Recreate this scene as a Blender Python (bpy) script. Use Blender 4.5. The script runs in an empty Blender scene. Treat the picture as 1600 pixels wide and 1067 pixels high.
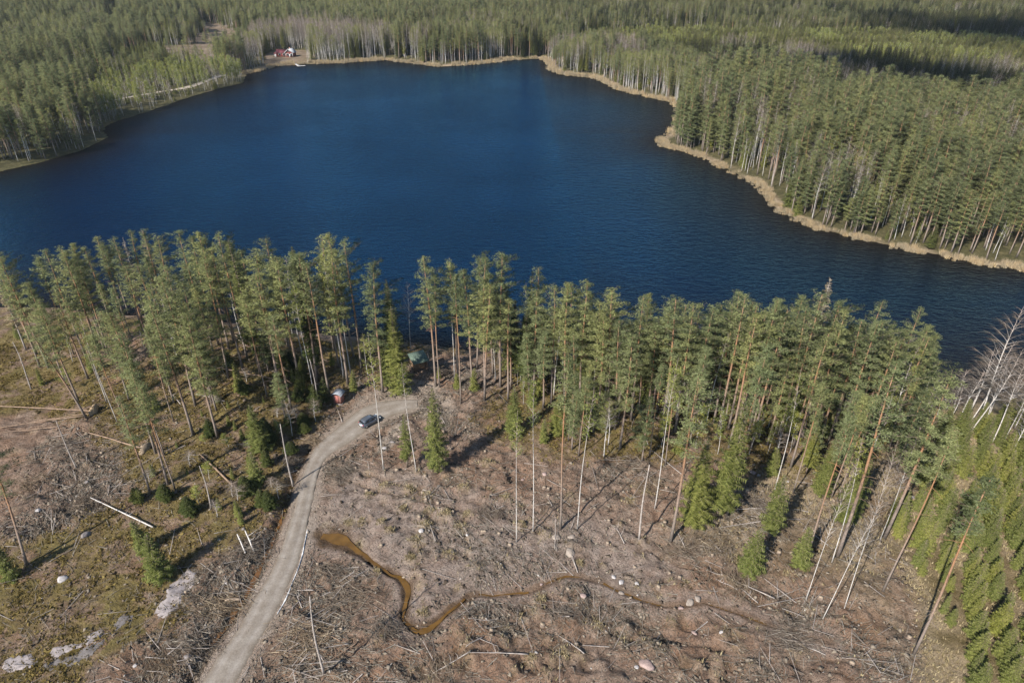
import bpy, math, random
import numpy as np
from mathutils import Matrix, Vector, Euler

sc = bpy.context.scene
C = sc.collection
# ------------------------------------------------------------------ camera, sky, sun, exposure
CAM_H = 80.0
PITCH = math.radians(30.5)
FOC = 1067.0                       # focal length in pixels of the 1600 px wide photograph
cam_d = bpy.data.cameras.new('camera')
cam = bpy.data.objects.new('camera', cam_d)
C.objects.link(cam)
cam.location = (0, 0, CAM_H)
cam.rotation_euler = (math.pi / 2 - PITCH, 0, 0)
cam_d.sensor_fit = 'HORIZONTAL'
cam_d.sensor_width = 36.0
cam_d.lens = 36.0 * FOC / 1600.0
cam_d.clip_start = 1.0
cam_d.clip_end = 30000.0
sc.camera = cam

SUN_AZ, SUN_EL = 220.0, 38.0       # degrees, clockwise from +Y
world = bpy.data.worlds.new('World')
sc.world = world
world.use_nodes = True
wn = world.node_tree
sky = wn.nodes.new('ShaderNodeTexSky')
sky.sky_type = 'NISHITA'
sky.sun_disc = False
sky.sun_elevation = math.radians(SUN_EL)
sky.sun_rotation = math.radians(SUN_AZ)
sky.air_density = 1.0
sky.dust_density = 0.05
sky.ozone_density = 1.6
bg = wn.nodes['Background']
bg.inputs['Strength'].default_value = 0.085
wn.links.new(sky.outputs[0], bg.inputs['Color'])

sun_d = bpy.data.lights.new('sun', 'SUN')
sun_d.energy = 4.3
sun_d.angle = math.radians(0.5)
sun_d.color = (1.0, 0.95, 0.88)
sun = bpy.data.objects.new('sun', sun_d)
C.objects.link(sun)
sun.rotation_euler = (math.radians(90 - SUN_EL), 0, math.radians(180 - SUN_AZ + 180 - 180))
_az = math.radians(SUN_AZ)
_tosun = Vector((math.sin(_az) * math.cos(math.radians(SUN_EL)), math.cos(_az) * math.cos(math.radians(SUN_EL)), math.sin(math.radians(SUN_EL))))
sun.rotation_euler = (-_tosun).to_track_quat('-Z', 'Y').to_euler()

vs = sc.view_settings
vs.view_transform = 'Standard'
vs.look = 'None'
vs.gamma = 1.0
vs.use_curve_mapping = False
vs.exposure = 1.2
sc.cycles.max_bounces = 6
sc.cycles.transparent_max_bounces = 4
sc.cycles.sample_clamp_indirect = 6.0

rng = np.random.default_rng(7)
random.seed(7)
PI = math.pi

# ------------------------------------------------------------------ geometry helpers
CP, SP = math.cos(PITCH), math.sin(PITCH)

def at_z(px, py, z=0.0):
    """the point at height z that a pixel of the photograph looks at"""
    u = (np.asarray(px, float) - 800) / FOC
    v = (533.5 - np.asarray(py, float)) / FOC
    dy = CP + v * SP
    dz = -SP + v * CP
    t = (z - CAM_H) / dz
    return u * t, dy * t

def proj(x, y, z):
    zz = np.asarray(z, float) - CAM_H
    f = y * CP - zz * SP
    up = y * SP + zz * CP
    return 800 + FOC * x / f, 533.5 - FOC * up / f

def seg_dist(x, y, line):
    """distance to an open polyline and the arc position (0..n-1) of the nearest point"""
    best = np.full(np.shape(x), 1e9)
    pos = np.zeros(np.shape(x))
    for i in range(len(line) - 1):
        ax, ay = line[i]; bx, by = line[i + 1]
        dx, dy = bx - ax, by - ay
        t = np.clip(((x - ax) * dx + (y - ay) * dy) / (dx * dx + dy * dy + 1e-9), 0, 1)
        d = np.hypot(x - ax - t * dx, y - ay - t * dy)
        m = d < best
        best = np.where(m, d, best); pos = np.where(m, i + t, pos)
    return best, pos

def inside(x, y, poly):
    r = np.zeros(np.shape(x), bool)
    n = len(poly)
    for i in range(n):
        ax, ay = poly[i]; bx, by = poly[(i + 1) % n]
        if ay == by: continue
        c = (ay > y) != (by > y)
        r ^= c & (x < (bx - ax) * (y - ay) / (by - ay) + ax)
    return r

def sdf(x, y, poly):
    """signed distance, positive inside"""
    x = np.asarray(x, float); y = np.asarray(y, float)
    d, _ = seg_dist(x, y, list(poly) + [poly[0]])
    return np.where(inside(x, y, poly), d, -d)

def sst(a, b, v):
    t = np.clip((v - a) / (b - a), 0, 1)
    return t * t * (3 - 2 * t)

_NG = rng.random((256, 256))
def vnoise(x, y, s, o=0):
    x = np.asarray(x, float) / s + 17.3 * o + 500.5; y = np.asarray(y, float) / s + 9.1 * o + 500.5
    xi = np.floor(x).astype(int); yi = np.floor(y).astype(int)
    fx = x - xi; fy = y - yi
    fx = fx * fx * (3 - 2 * fx); fy = fy * fy * (3 - 2 * fy)
    a = _NG[xi & 255, yi & 255]; b = _NG[(xi + 1) & 255, yi & 255]
    c = _NG[xi & 255, (yi + 1) & 255]; d = _NG[(xi + 1) & 255, (yi + 1) & 255]
    return (a * (1 - fx) + b * fx) * (1 - fy) + (c * (1 - fx) + d * fx) * fy - 0.5

def px_poly(pts, z=0.0):
    p = np.array(pts, float)
    x, y = at_z(p[:, 0], p[:, 1], z)
    return list(zip(x.tolist(), y.tolist()))

def make_mesh(name, V, F, mats=(), mi=None, smooth=False):
    """V (n,3); F a list of (m,3) or (m,4) index arrays; mi one material index per F entry (array or int)"""
    me = bpy.data.meshes.new(name)
    V = np.asarray(V, np.float32)
    F = [np.asarray(f, np.int32) for f in F]
    me.vertices.add(len(V)); me.vertices.foreach_set('co', V.ravel())
    if not sum(len(f) for f in F):
        me.update(); return me
    tot = np.concatenate([np.full(len(f), f.shape[1], np.int32) for f in F])
    loops = np.concatenate([f.ravel() for f in F])
    me.loops.add(len(loops)); me.loops.foreach_set('vertex_index', loops)
    me.polygons.add(len(tot))
    st = np.concatenate([[0], np.cumsum(tot)[:-1]]).astype(np.int32)
    me.polygons.foreach_set('loop_start', st)
    if mi is not None:
        m = np.concatenate([np.full(len(f), k, np.int32) if np.isscalar(k) else np.asarray(k, np.int32) for f, k in zip(F, mi)])
        me.polygons.foreach_set('material_index', m)
    if smooth:
        me.polygons.foreach_set('use_smooth', np.ones(len(tot), bool))
    for m in mats: me.materials.append(m)
    me.update(calc_edges=True)
    me.validate()
    return me

def add_color(me, name, col):
    a = me.attributes.new(name, 'FLOAT_COLOR', 'POINT')
    a.data.foreach_set('color', np.asarray(col, np.float32).ravel())

class MB:
    """collects shapes for ONE mesh"""
    def __init__(self):
        self.V = []; self.F = []; self.M = []; self.n = 0
    def add(self, V, F, m=0):
        V = np.asarray(V, float).reshape(-1, 3); F = np.asarray(F, int)
        self.V.append(V); self.F.append(F + self.n); self.M.append(m); self.n += len(V)
        return self
    def tris(self, T, m=0):
        T = np.asarray(T, float).reshape(-1, 3)
        return self.add(T, np.arange(len(T)).reshape(-1, 3), m)
    def tube(self, P, R, k=6, m=0, cap=True):
        P = np.asarray(P, float); R = np.asarray(R, float); n = len(P)
        T = np.gradient(P, axis=0); T /= np.linalg.norm(T, axis=1)[:, None] + 1e-9
        ref = np.array([0, 0, 1.0]) if abs(T[0][2]) < 0.85 else np.array([1.0, 0, 0])
        A = np.cross(T, ref); A /= np.linalg.norm(A, axis=1)[:, None] + 1e-9
        B = np.cross(T, A)
        a = np.arange(k) * 2 * PI / k
        V = P[:, None, :] + R[:, None, None] * (np.cos(a)[None, :, None] * A[:, None, :] + np.sin(a)[None, :, None] * B[:, None, :])
        i = np.arange(n - 1)[:, None] * k; j = np.arange(k)[None, :]; j2 = (j + 1) % k
        F = np.stack([i + j, i + k + j, i + k + j2, i + j2], -1).reshape(-1, 4)
        self.add(V.reshape(-1, 3), F, m)
        if cap and k >= 4:
            b = self.n - n * k
            self.F.append(np.array([[b + q, b + (q + 1) % k, b + (q + 2) % k] for q in range(1)])); self.M.append(m)
            self.F[-1] = np.array([[b, b + q, b + q + 1] for q in range(1, k - 1)]); 
            e = self.n - k
            self.F.append(np.array([[e, e + q + 1, e + q] for q in range(1, k - 1)])); self.M.append(m)
        return self
    def box(self, x0, x1, y0, y1, z0, z1, m=0, M=None):
        V = np.array([[x, y, z] for z in (z0, z1) for y in (y0, y1) for x in (x0, x1)], float)
        if M is not None: V = np.array([M @ Vector(v) for v in V])
        return self.add(V, [[0, 2, 3, 1], [4, 5, 7, 6], [0, 1, 5, 4], [1, 3, 7, 5], [3, 2, 6, 7], [2, 0, 4, 6]], m)
    def mesh(self, name, mats, smooth=False):
        return make_mesh(name, np.concatenate(self.V), self.F, mats, self.M, smooth)

def obj(name, me, parent=None, loc=None, coll=None):
    o = bpy.data.objects.new(name, me)
    (coll or C).objects.link(o)
    if parent is not None: o.parent = parent
    if loc is not None: o.location = loc
    return o

def tag(o, label=None, cat=None, group=None, kind=None):
    if label: o['label'] = label
    if cat: o['category'] = cat
    if group: o['group'] = group
    if kind: o['kind'] = kind
    return o

def thing(name, loc, label, cat, group=None, rz=0.0):
    o = obj(name, None, None, loc)
    o.rotation_euler = (0, 0, rz)
    o.empty_display_size = 0.5
    return tag(o, label, cat, group)

# ------------------------------------------------------------------ materials
def mat(name, rough=0.9, spec=0.2):
    m = bpy.data.materials.new(name); m.use_nodes = True
    b = m.node_tree.nodes['Principled BSDF']
    b.inputs['Roughness'].default_value = rough
    b.inputs['Specular IOR Level'].default_value = spec
    return m, m.node_tree, b

def node(nt, typ, **kw):
    n = nt.nodes.new(typ)
    for k, v in kw.items():
        if k.startswith('i_'):
            n.inputs[k[2:].replace('_', ' ')].default_value = v
        else: setattr(n, k, v)
    return n

def noise(nt, scale, detail=4.0, rough=0.6, coord=None, dist=0.0):
    n = node(nt, 'ShaderNodeTexNoise')
    n.inputs['Scale'].default_value = scale; n.inputs['Detail'].default_value = detail
    n.inputs['Roughness'].default_value = rough; n.inputs['Distortion'].default_value = dist
    if coord is None:
        coord = nt.nodes.get('OBJCO') 
        if coord is None:
            coord = nt.nodes.new('ShaderNodeTexCoord'); coord.name = 'OBJCO'
        coord = coord.outputs['Object']
    nt.links.new(coord, n.inputs['Vector'])
    return n.outputs['Fac']

def ramp(nt, fac, stops):
    r = nt.nodes.new('ShaderNodeValToRGB')
    e = r.color_ramp.elements
    while len(e) < len(stops): e.new(0.5)
    for q, (p, c) in zip(e, stops):
        q.position = p; q.color = (*c, 1) if len(c) == 3 else c
    nt.links.new(fac, r.inputs['Fac'])
    return r.outputs['Color']

def mix(nt, fac, a, b, typ='MIX'):
    m = nt.nodes.new('ShaderNodeMix'); m.data_type = 'RGBA'; m.blend_type = typ
    for s, v in ((m.inputs[0], fac), (m.inputs[6], a), (m.inputs[7], b)):
        if isinstance(v, (int, float)): s.default_value = v
        elif isinstance(v, tuple): s.default_value = (*v, 1)
        else: nt.links.new(v, s)
    return m.outputs[2]

def math_(nt, op, a, b=None, clamp=False):
    m = nt.nodes.new('ShaderNodeMath'); m.operation = op; m.use_clamp = clamp
    for s, v in ((m.inputs[0], a), (m.inputs[1], b)):
        if v is None: continue
        if isinstance(v, (int, float)): s.default_value = v
        else: nt.links.new(v, s)
    return m.outputs[0]

def bump(nt, b, h, dist=0.1, strength=1.0):
    n = nt.nodes.new('ShaderNodeBump')
    n.inputs['Distance'].default_value = dist; n.inputs['Strength'].default_value = strength
    nt.links.new(h, n.inputs['Height']); nt.links.new(n.outputs[0], b.inputs['Normal'])

def simple(name, col, rough=0.8, spec=0.3, var=0.25, scale=6.0, metal=0.0):
    m, nt, b = mat(name, rough, spec)
    f = noise(nt, scale, 4)
    c0 = tuple(c * (1 - var) for c in col); c1 = tuple(min(1, c * (1 + var)) for c in col)
    nt.links.new(ramp(nt, f, [(0.3, c0), (0.7, c1)]), b.inputs['Base Color'])
    b.inputs['Metallic'].default_value = metal
    return m

def foliage(name, c_dark, c_mid, c_light, transl=0.25, soft=0.0):
    """leaf or needle colour, varied from tree to tree and from spray to spray"""
    m = bpy.data.materials.new(name); m.use_nodes = True
    nt = m.node_tree
    nt.nodes.remove(nt.nodes['Principled BSDF'])
    out = nt.nodes['Material Output']
    g = nt.nodes.new('ShaderNodeNewGeometry'); oi = nt.nodes.new('ShaderNodeObjectInfo')
    a = ramp(nt, g.outputs['Random Per Island'], [(0.0, c_dark), (0.5, c_mid), (1.0, c_light)])
    b = ramp(nt, oi.outputs['Random'], [(0.0, (0.74, 0.77, 0.74)), (0.35, (0.95, 0.96, 0.92)), (0.7, (1.08, 1.04, 0.92)), (1.0, (1.3, 1.2, 0.95))])
    c = mix(nt, 1.0, a, b, 'MULTIPLY')
    d = nt.nodes.new('ShaderNodeBsdfDiffuse'); t = nt.nodes.new('ShaderNodeBsdfTranslucent')
    nt.links.new(c, d.inputs['Color']); nt.links.new(c, t.inputs['Color'])
    if soft:                      # needles shade as a soft spray round the stem, not as single flat faces
        tc = nt.nodes.new('ShaderNodeTexCoord'); sx = nt.nodes.new('ShaderNodeSeparateXYZ'); cx = nt.nodes.new('ShaderNodeCombineXYZ')
        nt.links.new(tc.outputs['Object'], sx.inputs[0])
        nt.links.new(math_(nt, 'MULTIPLY', sx.outputs[0], 0.55), cx.inputs[0]); nt.links.new(math_(nt, 'MULTIPLY', sx.outputs[1], 0.55), cx.inputs[1]); cx.inputs[2].default_value = 0.8
        vt = nt.nodes.new('ShaderNodeVectorTransform'); vt.vector_type = 'NORMAL'; vt.convert_from = 'OBJECT'; vt.convert_to = 'WORLD'
        nt.links.new(cx.outputs[0], vt.inputs[0])
        mv = nt.nodes.new('ShaderNodeMix'); mv.data_type = 'VECTOR'; mv.inputs[0].default_value = soft
        nt.links.new(g.outputs['Normal'], mv.inputs[4]); nt.links.new(vt.outputs[0], mv.inputs[5])
        nn = nt.nodes.new('ShaderNodeVectorMath'); nn.operation = 'NORMALIZE'; nt.links.new(mv.outputs[1], nn.inputs[0])
        nt.links.new(nn.outputs[0], d.inputs['Normal'])
    ms = nt.nodes.new('ShaderNodeMixShader'); ms.inputs[0].default_value = transl
    nt.links.new(d.outputs[0], ms.inputs[1]); nt.links.new(t.outputs[0], ms.inputs[2])
    nt.links.new(ms.outputs[0], out.inputs['Surface'])
    return m

M = {}
M['pine'] = foliage('pine needles', (0.088, 0.102, 0.046), (0.164, 0.183, 0.087), (0.253, 0.269, 0.137), .33, .7)
M['spruce'] = foliage('spruce needles', (0.056, 0.066, 0.019), (0.118, 0.130, 0.040), (0.195, 0.202, 0.068), .3, .6)
M['young'] = foliage('young spruce needles', (0.066, 0.080, 0.020), (0.142, 0.158, 0.046), (0.23, 0.238, 0.080), .3, .45)
M['darkspruce'] = foliage('dark spruce needles', (0.022, 0.030, 0.011), (0.050, 0.064, 0.022), (0.090, 0.105, 0.036), .25, .45)
M['birch'] = foliage('fresh birch leaves', (0.105, 0.125, 0.033), (0.19, 0.21, 0.060), (0.30, 0.305, 0.105), 0.38, .5)
M['deadtwig'] = foliage('bare twigs', (0.068, 0.051, 0.042), (0.128, 0.100, 0.084), (0.208, 0.176, 0.152), 0.0)
M['moss'] = foliage('moss and bilberry', (0.044, 0.034, 0.014), (0.120, 0.092, 0.034), (0.216, 0.168, 0.068))
M['straw'] = foliage('dry grass', (0.160, 0.120, 0.064), (0.272, 0.212, 0.120), (0.400, 0.328, 0.208), 0.2)
M['reed'] = foliage('dry reed', (0.16, 0.115, 0.075), (0.33, 0.26, 0.175), (0.46, 0.385, 0.28), 0.2)
M['dying'] = foliage('dying brown needles', (0.09, 0.072, 0.05), (0.17, 0.14, 0.10), (0.26, 0.225, 0.17), .2, .4)
M['stick'] = foliage('grey sticks', (0.080, 0.062, 0.048), (0.176, 0.140, 0.112), (0.352, 0.308, 0.264), 0.0)
M['clod'] = foliage('soil clods', (0.060, 0.044, 0.034), (0.144, 0.110, 0.086), (0.248, 0.200, 0.160), 0.0)

def pine_bark():
    m, nt, b = mat('pine bark', 0.9, 0.15)
    tc = nt.nodes.new('ShaderNodeTexCoord'); sx = nt.nodes.new('ShaderNodeSeparateXYZ')
    nt.links.new(tc.outputs['Object'], sx.inputs[0])
    n1 = noise(nt, 1.2, 4); n2 = noise(nt, 7, 3)
    h = math_(nt, 'ADD', math_(nt, 'MULTIPLY', sx.outputs['Z'], 1 / 28.0), math_(nt, 'MULTIPLY', math_(nt, 'SUBTRACT', n1, 0.5), 0.25))
    c = ramp(nt, h, [(0.05, (0.19, 0.155, 0.13)), (0.24, (0.23, 0.175, 0.14)), (0.42, (0.25, 0.155, 0.10)), (0.62, (0.28, 0.145, 0.075)), (0.9, (0.25, 0.15, 0.09))])
    nt.links.new(mix(nt, 1.0, c, ramp(nt, n2, [(0.3, (0.55, 0.55, 0.55)), (0.7, (1.25, 1.25, 1.25))]), 'MULTIPLY'), b.inputs['Base Color'])
    return m
M['pinebark'] = pine_bark()

def birch_bark():
    m, nt, b = mat('birch bark', 0.7, 0.25)
    tc = nt.nodes.new('ShaderNodeTexCoord'); mp = nt.nodes.new('ShaderNodeMapping')
    mp.inputs['Scale'].default_value = (4, 4, 1.6)
    nt.links.new(tc.outputs['Object'], mp.inputs[0])
    n1 = noise(nt, 1.3, 5, 0.7, mp.outputs[0])
    sx = nt.nodes.new('ShaderNodeSeparateXYZ'); nt.links.new(tc.outputs['Object'], sx.inputs[0])
    c = ramp(nt, n1, [(0.36, (0.08, 0.068, 0.06)), (0.45, (0.40, 0.365, 0.33)), (0.75, (0.56, 0.525, 0.48))])
    up = math_(nt, 'MULTIPLY', sx.outputs['Z'], 1 / 24.0)
    nt.links.new(mix(nt, ramp(nt, up, [(0.5, (0, 0, 0)), (0.95, (1, 1, 1))]), c, (0.28, 0.22, 0.18)), b.inputs['Base Color'])
    return m
M['birchbark'] = birch_bark()
M['sprucebark'] = simple('spruce bark', (0.15, 0.115, 0.09), 0.95, 0.1, 0.35, 3)
M['greybark'] = simple('weathered grey wood', (0.29, 0.25, 0.22), 0.9, 0.15, 0.35, 2.5)
# ------------------------------------------------------------------ the lake and the lie of the land
LAKE_PX = [(-320, 345), (-120, 300), (0, 268), (60, 255), (130, 235), (160, 220), (170, 214), (162, 205), (170, 194), (230, 175), (300, 151), (345, 138), (380, 130),
           (386, 116), (430, 104), (470, 101), (540, 98.5), (600, 94), (640, 99), (690, 104.5), (760, 99.5), (800, 94), (846, 92), (856, 98), (860, 108), (872, 116), (930, 123), (950, 130),
           (962, 140), (1010, 150), (1050, 161), (1064, 172), (1060, 192), (1055, 206), (1040, 213), (1030, 221), (1042, 231), (1085, 240), (1140, 266), (1190, 291), (1213, 326),
           (1260, 351), (1330, 371), (1400, 386), (1480, 401), (1540, 413), (1600, 419), (1780, 440), (2100, 470),
           (2100, 540), (1780, 552), (1680, 560), (1600, 590), (1540, 612), (1490, 622), (1440, 622), (1400, 612), (1300, 606), (1180, 600), (1060, 592), (980, 584), (900, 574), (830, 562),
           (760, 551), (700, 543), (650, 536), (600, 532), (560, 528), (480, 520), (400, 508), (300, 498), (230, 494), (165, 491), (120, 484), (60, 480), (0, 480), (-150, 470), (-320, 455)]
LAKE = px_poly(LAKE_PX)
RL_PX = [(296, 1110), (315, 1066), (337, 1028), (367, 988), (393, 941), (420, 898), (440, 851), (457, 801), (467, 754), (473, 741), (482, 715), (499, 690), (522, 671), (552, 645), (570, 634), (591, 627), (609, 625), (630, 623), (652, 624)]
RR_PX = [(352, 1110), (370, 1066), (400, 1011), (430, 961), (447, 924), (467, 878), (480, 828), (490, 781), (497, 748), (502, 731), (510, 717), (525, 705), (544, 694), (564, 680), (585, 665), (607, 654), (620, 648), (636, 643), (652, 638)]
ROAD_Z = 2.0
RL = px_poly(RL_PX, ROAD_Z); RR = px_poly(RR_PX, ROAD_Z)
ROAD = RL + RR[::-1]
STREAM_PX = [(502, 836), (526, 840), (546, 850), (564, 863), (583, 879), (604, 891), (624, 900), (634, 912), (636, 933), (631, 955), (629, 966), (641, 979), (657, 983), (674, 976), (694, 959), (709, 947),
             (727, 934), (748, 927), (786, 928), (826, 923), (853, 911), (883, 898), (910, 901), (943, 909), (973, 924), (1000, 934), (1033, 944), (1063, 946), (1099, 939), (1149, 955), (1199, 974), (1249, 990), (1299, 1003)]
STREAM_W = [1.6, 2.6, 1.5, .9, .65, .6, .75, .95, .8, .5, .4, .55, 1.0, 1.0, .55, .45, .4, .4, .4, .4, .45, .45, .4, .4, .4, .4, .35, .35, .3, .3, .3, .25, .2]
STREAM = px_poly(STREAM_PX, ROAD_Z)
RDITCH_PX = [(296, 1066), (325, 1010), (352, 978), (382, 928), (405, 885), (425, 842), (445, 790), (455, 752), (466, 728), (484, 700)]
RDITCH = px_poly(RDITCH_PX, ROAD_Z)
MOUND = at_z(395, 575, 2.0)
MOUND2 = at_z(330, 790, 2.0)
CENTER_LAKE = np.mean(np.array(LAKE), 0)

def base_z(x, y):
    """smooth ground height"""
    x = np.asarray(x, float); y = np.asarray(y, float)
    s = -sdf(x, y, LAKE)
    z = np.where(s > 0, 0.12 + 1.9 * sst(0, 16, s), np.maximum(-3.0, s * 0.22))
    z = z + np.where(s > 0, 1, 0) * (2.6 * np.exp(-((x - MOUND[0]) ** 2 + (y - MOUND[1]) ** 2) / (2 * 13.0 ** 2))
                                     + 0.9 * np.exp(-((x - MOUND2[0]) ** 2 + (y - MOUND2[1]) ** 2) / (2 * 11.0 ** 2))) * sst(0, 12, s)
    z = z + sst(500, 1500, np.hypot(x, y)) * 9 * sst(0, 150, s) + sst(0, 200, s) * sst(250, 600, -x) * 7
    z = z + np.where(y > 220, vnoise(x, y, 90, 3) * 3.0 * sst(10, 80, s), 0)
    return z

def ground(px, py):
    """ground point under a pixel of the photograph (arrays allowed)"""
    z = np.full(np.shape(px), 2.0)
    for _ in range(6):
        x, y = at_z(px, py, z)
        z = 0.5 * z + 0.5 * np.maximum(base_z(x, y), 0)
    return x, y

def gpoly(pts):
    p = np.array(pts, float)
    x, y = ground(p[:, 0], p[:, 1])
    return list(zip(x.tolist(), y.tolist()))

_lx, _ly = at_z(385, 124)
def reed_w(x, y):
    """how deep the belt of reeds is at this stretch of shore"""
    x = np.asarray(x, float); y = np.asarray(y, float)
    d = np.hypot(x, y)
    w = np.clip(d * 0.0105, 1.5, 8.0)
    w = np.where((x < -0.30 * y) & (y < float(_ly) + 8), 0.25, w)
    w = np.where((y < 160) & (x < 100), 0.0, w)
    return np.where((y < 150), 0.0, w)

def refine(P, n):
    P = np.array(P, float); t = np.linspace(0, len(P) - 1, n); i = np.clip(t.astype(int), 0, len(P) - 2); f = (t - i)[:, None]
    Pm = np.vstack([P[0] * 2 - P[1], P, P[-1] * 2 - P[-2]])
    p0, p1, p2, p3 = Pm[i], Pm[i + 1], Pm[i + 2], Pm[i + 3]
    return 0.5 * (2 * p1 + (p2 - p0) * f + (2 * p0 - 5 * p1 + 4 * p2 - p3) * f ** 2 + (3 * p1 - p0 - 3 * p2 + p3) * f ** 3)

# patches of ground
MOSS_L = gpoly([(-200, 1100), (-200, 472), (0, 480), (130, 488), (300, 500), (430, 520), (560, 535), (640, 560), (600, 600), (560, 600), (520, 640), (470, 690), (455, 730), (440, 780), (410, 830), (370, 860), (330, 880), (300, 920), (290, 990), (210, 1010), (120, 1080), (60, 1110)])
BARE_L = gpoly([(-80, 668), (60, 640), (140, 668), (190, 720), (215, 760), (160, 790), (120, 815), (60, 850), (-80, 862)])
BARE_L2 = gpoly([(170, 520), (215, 520), (235, 570), (190, 580), (160, 555)])
SLASH_L = gpoly([(300, 905), (350, 870), (420, 830), (440, 815), (425, 880), (390, 940), (340, 1000), (300, 1066), (200, 1080), (250, 1020), (300, 980)])
STAND_C = gpoly([(560, 530), (700, 543), (900, 574), (1100, 595), (1300, 606), (1440, 622), (1445, 690), (1380, 720), (1250, 740), (1130, 720), (1000, 715), (900, 712), (820, 700), (740, 660), (690, 610), (640, 600)])
OPEN_C = gpoly([(640, 560), (690, 548), (770, 560), (790, 600), (700, 690), (650, 640), (600, 600)])
GRASS_R = gpoly([(1440, 640), (1620, 600), (1800, 760), (1750, 1120), (1440, 1120), (1440, 1040), (1400, 900), (1395, 800), (1420, 720)])
EDGE_R = gpoly([(1180, 730), (1420, 690), (1420, 800), (1400, 900), (1430, 1040), (1360, 960), (1250, 900), (1150, 870), (1060, 850)])
PALE = gpoly([(540, 730), (700, 760), (860, 800), (1000, 830), (1060, 900), (1000, 930), (880, 890), (750, 920), (700, 950), (660, 975), (640, 960), (640, 920), (600, 880), (540, 830), (500, 800)])
SAND = gpoly([(555, 634), (558, 618), (585, 608), (640, 596), (690, 600), (720, 640), (700, 668), (652, 655), (636, 646), (610, 655), (590, 635)])
SPILL = gpoly([(628, 655), (648, 662), (625, 690), (600, 712), (590, 702), (608, 676)])
FAR_CLEAR = [gpoly([(143, 27), (190, 22), (202, 42), (165, 44)]), gpoly([(300, 28), (345, 40), (388, 62), (350, 96), (330, 108), (300, 106), (280, 96), (248, 86), (250, 74), (308, 68), (320, 55)]),
             gpoly([(80, 113), (115, 112), (175, 124), (165, 130), (120, 128), (85, 120)]), gpoly([(418, 82), (478, 80), (486, 97), (420, 103)]), gpoly([(905, 40), (1090, 44), (1120, 56), (1000, 55), (915, 50)])]

# ------------------------------------------------------------------ ground sheet: one grid, fine near the camera, coarse to the horizon
def axis(lo_f, hi_f, step, lo, hi, grow, smax):
    a = list(np.arange(lo_f, hi_f + 1e-6, step)); s = step
    while a[-1] < hi:
        s = min(s * grow, smax(a[-1])); a.append(a[-1] + s)
    s = step
    while a[0] > lo:
        s = min(s * grow, smax(a[0])); a.insert(0, a[0] - s)
    return np.array(a)
GX = axis(-78, 78, 0.27, -9000, 9000, 1.07, lambda v: 3.0 if abs(v) < 500 else (8.0 if abs(v) < 1000 else 900))
GY = axis(45, 118, 0.27, -3000, 14000, 1.06, lambda v: 2.5 if 0 < v < 640 else (8.0 if 0 < v < 1300 else 900))
XX, YY = np.meshgrid(GX, GY, indexing='ij')
SD = -sdf(XX, YY, LAKE)                     # >0 on land
BZ = base_z(XX, YY)
near = (np.abs(XX) < 230) & (YY > 30) & (YY < 158)
nx, ny = XX[near], YY[near]
def m_near(poly, soft=2.0, wob=2.5):
    r = np.zeros(XX.shape)
    w = vnoise(nx, ny, 5, 1) * wob + vnoise(nx, ny, 1.7, 2) * wob * 0.5
    r[near] = sst(-soft, soft, sdf(nx, ny, poly) + w)
    return r
mossL = m_near(MOSS_L); bareL = m_near(BARE_L); bareL = np.maximum(bareL, m_near(BARE_L2)); slashL = m_near(SLASH_L)
standC = m_near(STAND_C, 3); openC = m_near(OPEN_C); grassR = m_near(GRASS_R, 2.5, 4); edgeR = m_near(EDGE_R, 4, 4)
pale = m_near(PALE, 3, 4); sand = m_near(SAND, 1.0, 1.5); spill = m_near(SPILL, 0.6, 1.5)
road_sd = np.full(XX.shape, -99.0); road_sd[near] = sdf(nx, ny, ROAD)
st_d = np.full(XX.shape, 99.0); st_w = np.ones(XX.shape)
d_, p_ = seg_dist(nx, ny, STREAM); st_d[near] = d_; st_f = np.zeros(XX.shape); st_f[near] = 1 - .42 * sst(15.5, 18, p_); st_w[near] = np.interp(p_, np.arange(len(STREAM_W)), STREAM_W)
rd_d = np.full(XX.shape, 99.0); d_, p_ = seg_dist(nx, ny, RDITCH); rd_d[near] = d_
moss = np.clip(np.maximum(mossL * (1 - bareL) * (1 - slashL), standC * (1 - openC)), 0, 1)
clear = near * (1 - moss) * (1 - grassR) * sst(1.0, 4, SD)
# relief: mounded, churned soil on the clearing, hummocks elsewhere
lump = vnoise(XX, YY, 4.2, 4) * 0.9 + vnoise(XX, YY, 1.9, 5) * 0.62 + vnoise(XX, YY, 0.85, 6) * 0.5
rough_amt = (1.15 * clear * (1 - 0.3 * pale) + 0.45 * moss + 0.4 * grassR) * sst(0.3, 2.5, -road_sd) * sst(0.5, 4, SD)
Z = BZ + rough_amt * lump
Z += near * vnoise(XX, YY, 14, 7) * 1.1 * sst(2, 9, -road_sd) * sst(3, 12, SD)
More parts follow.
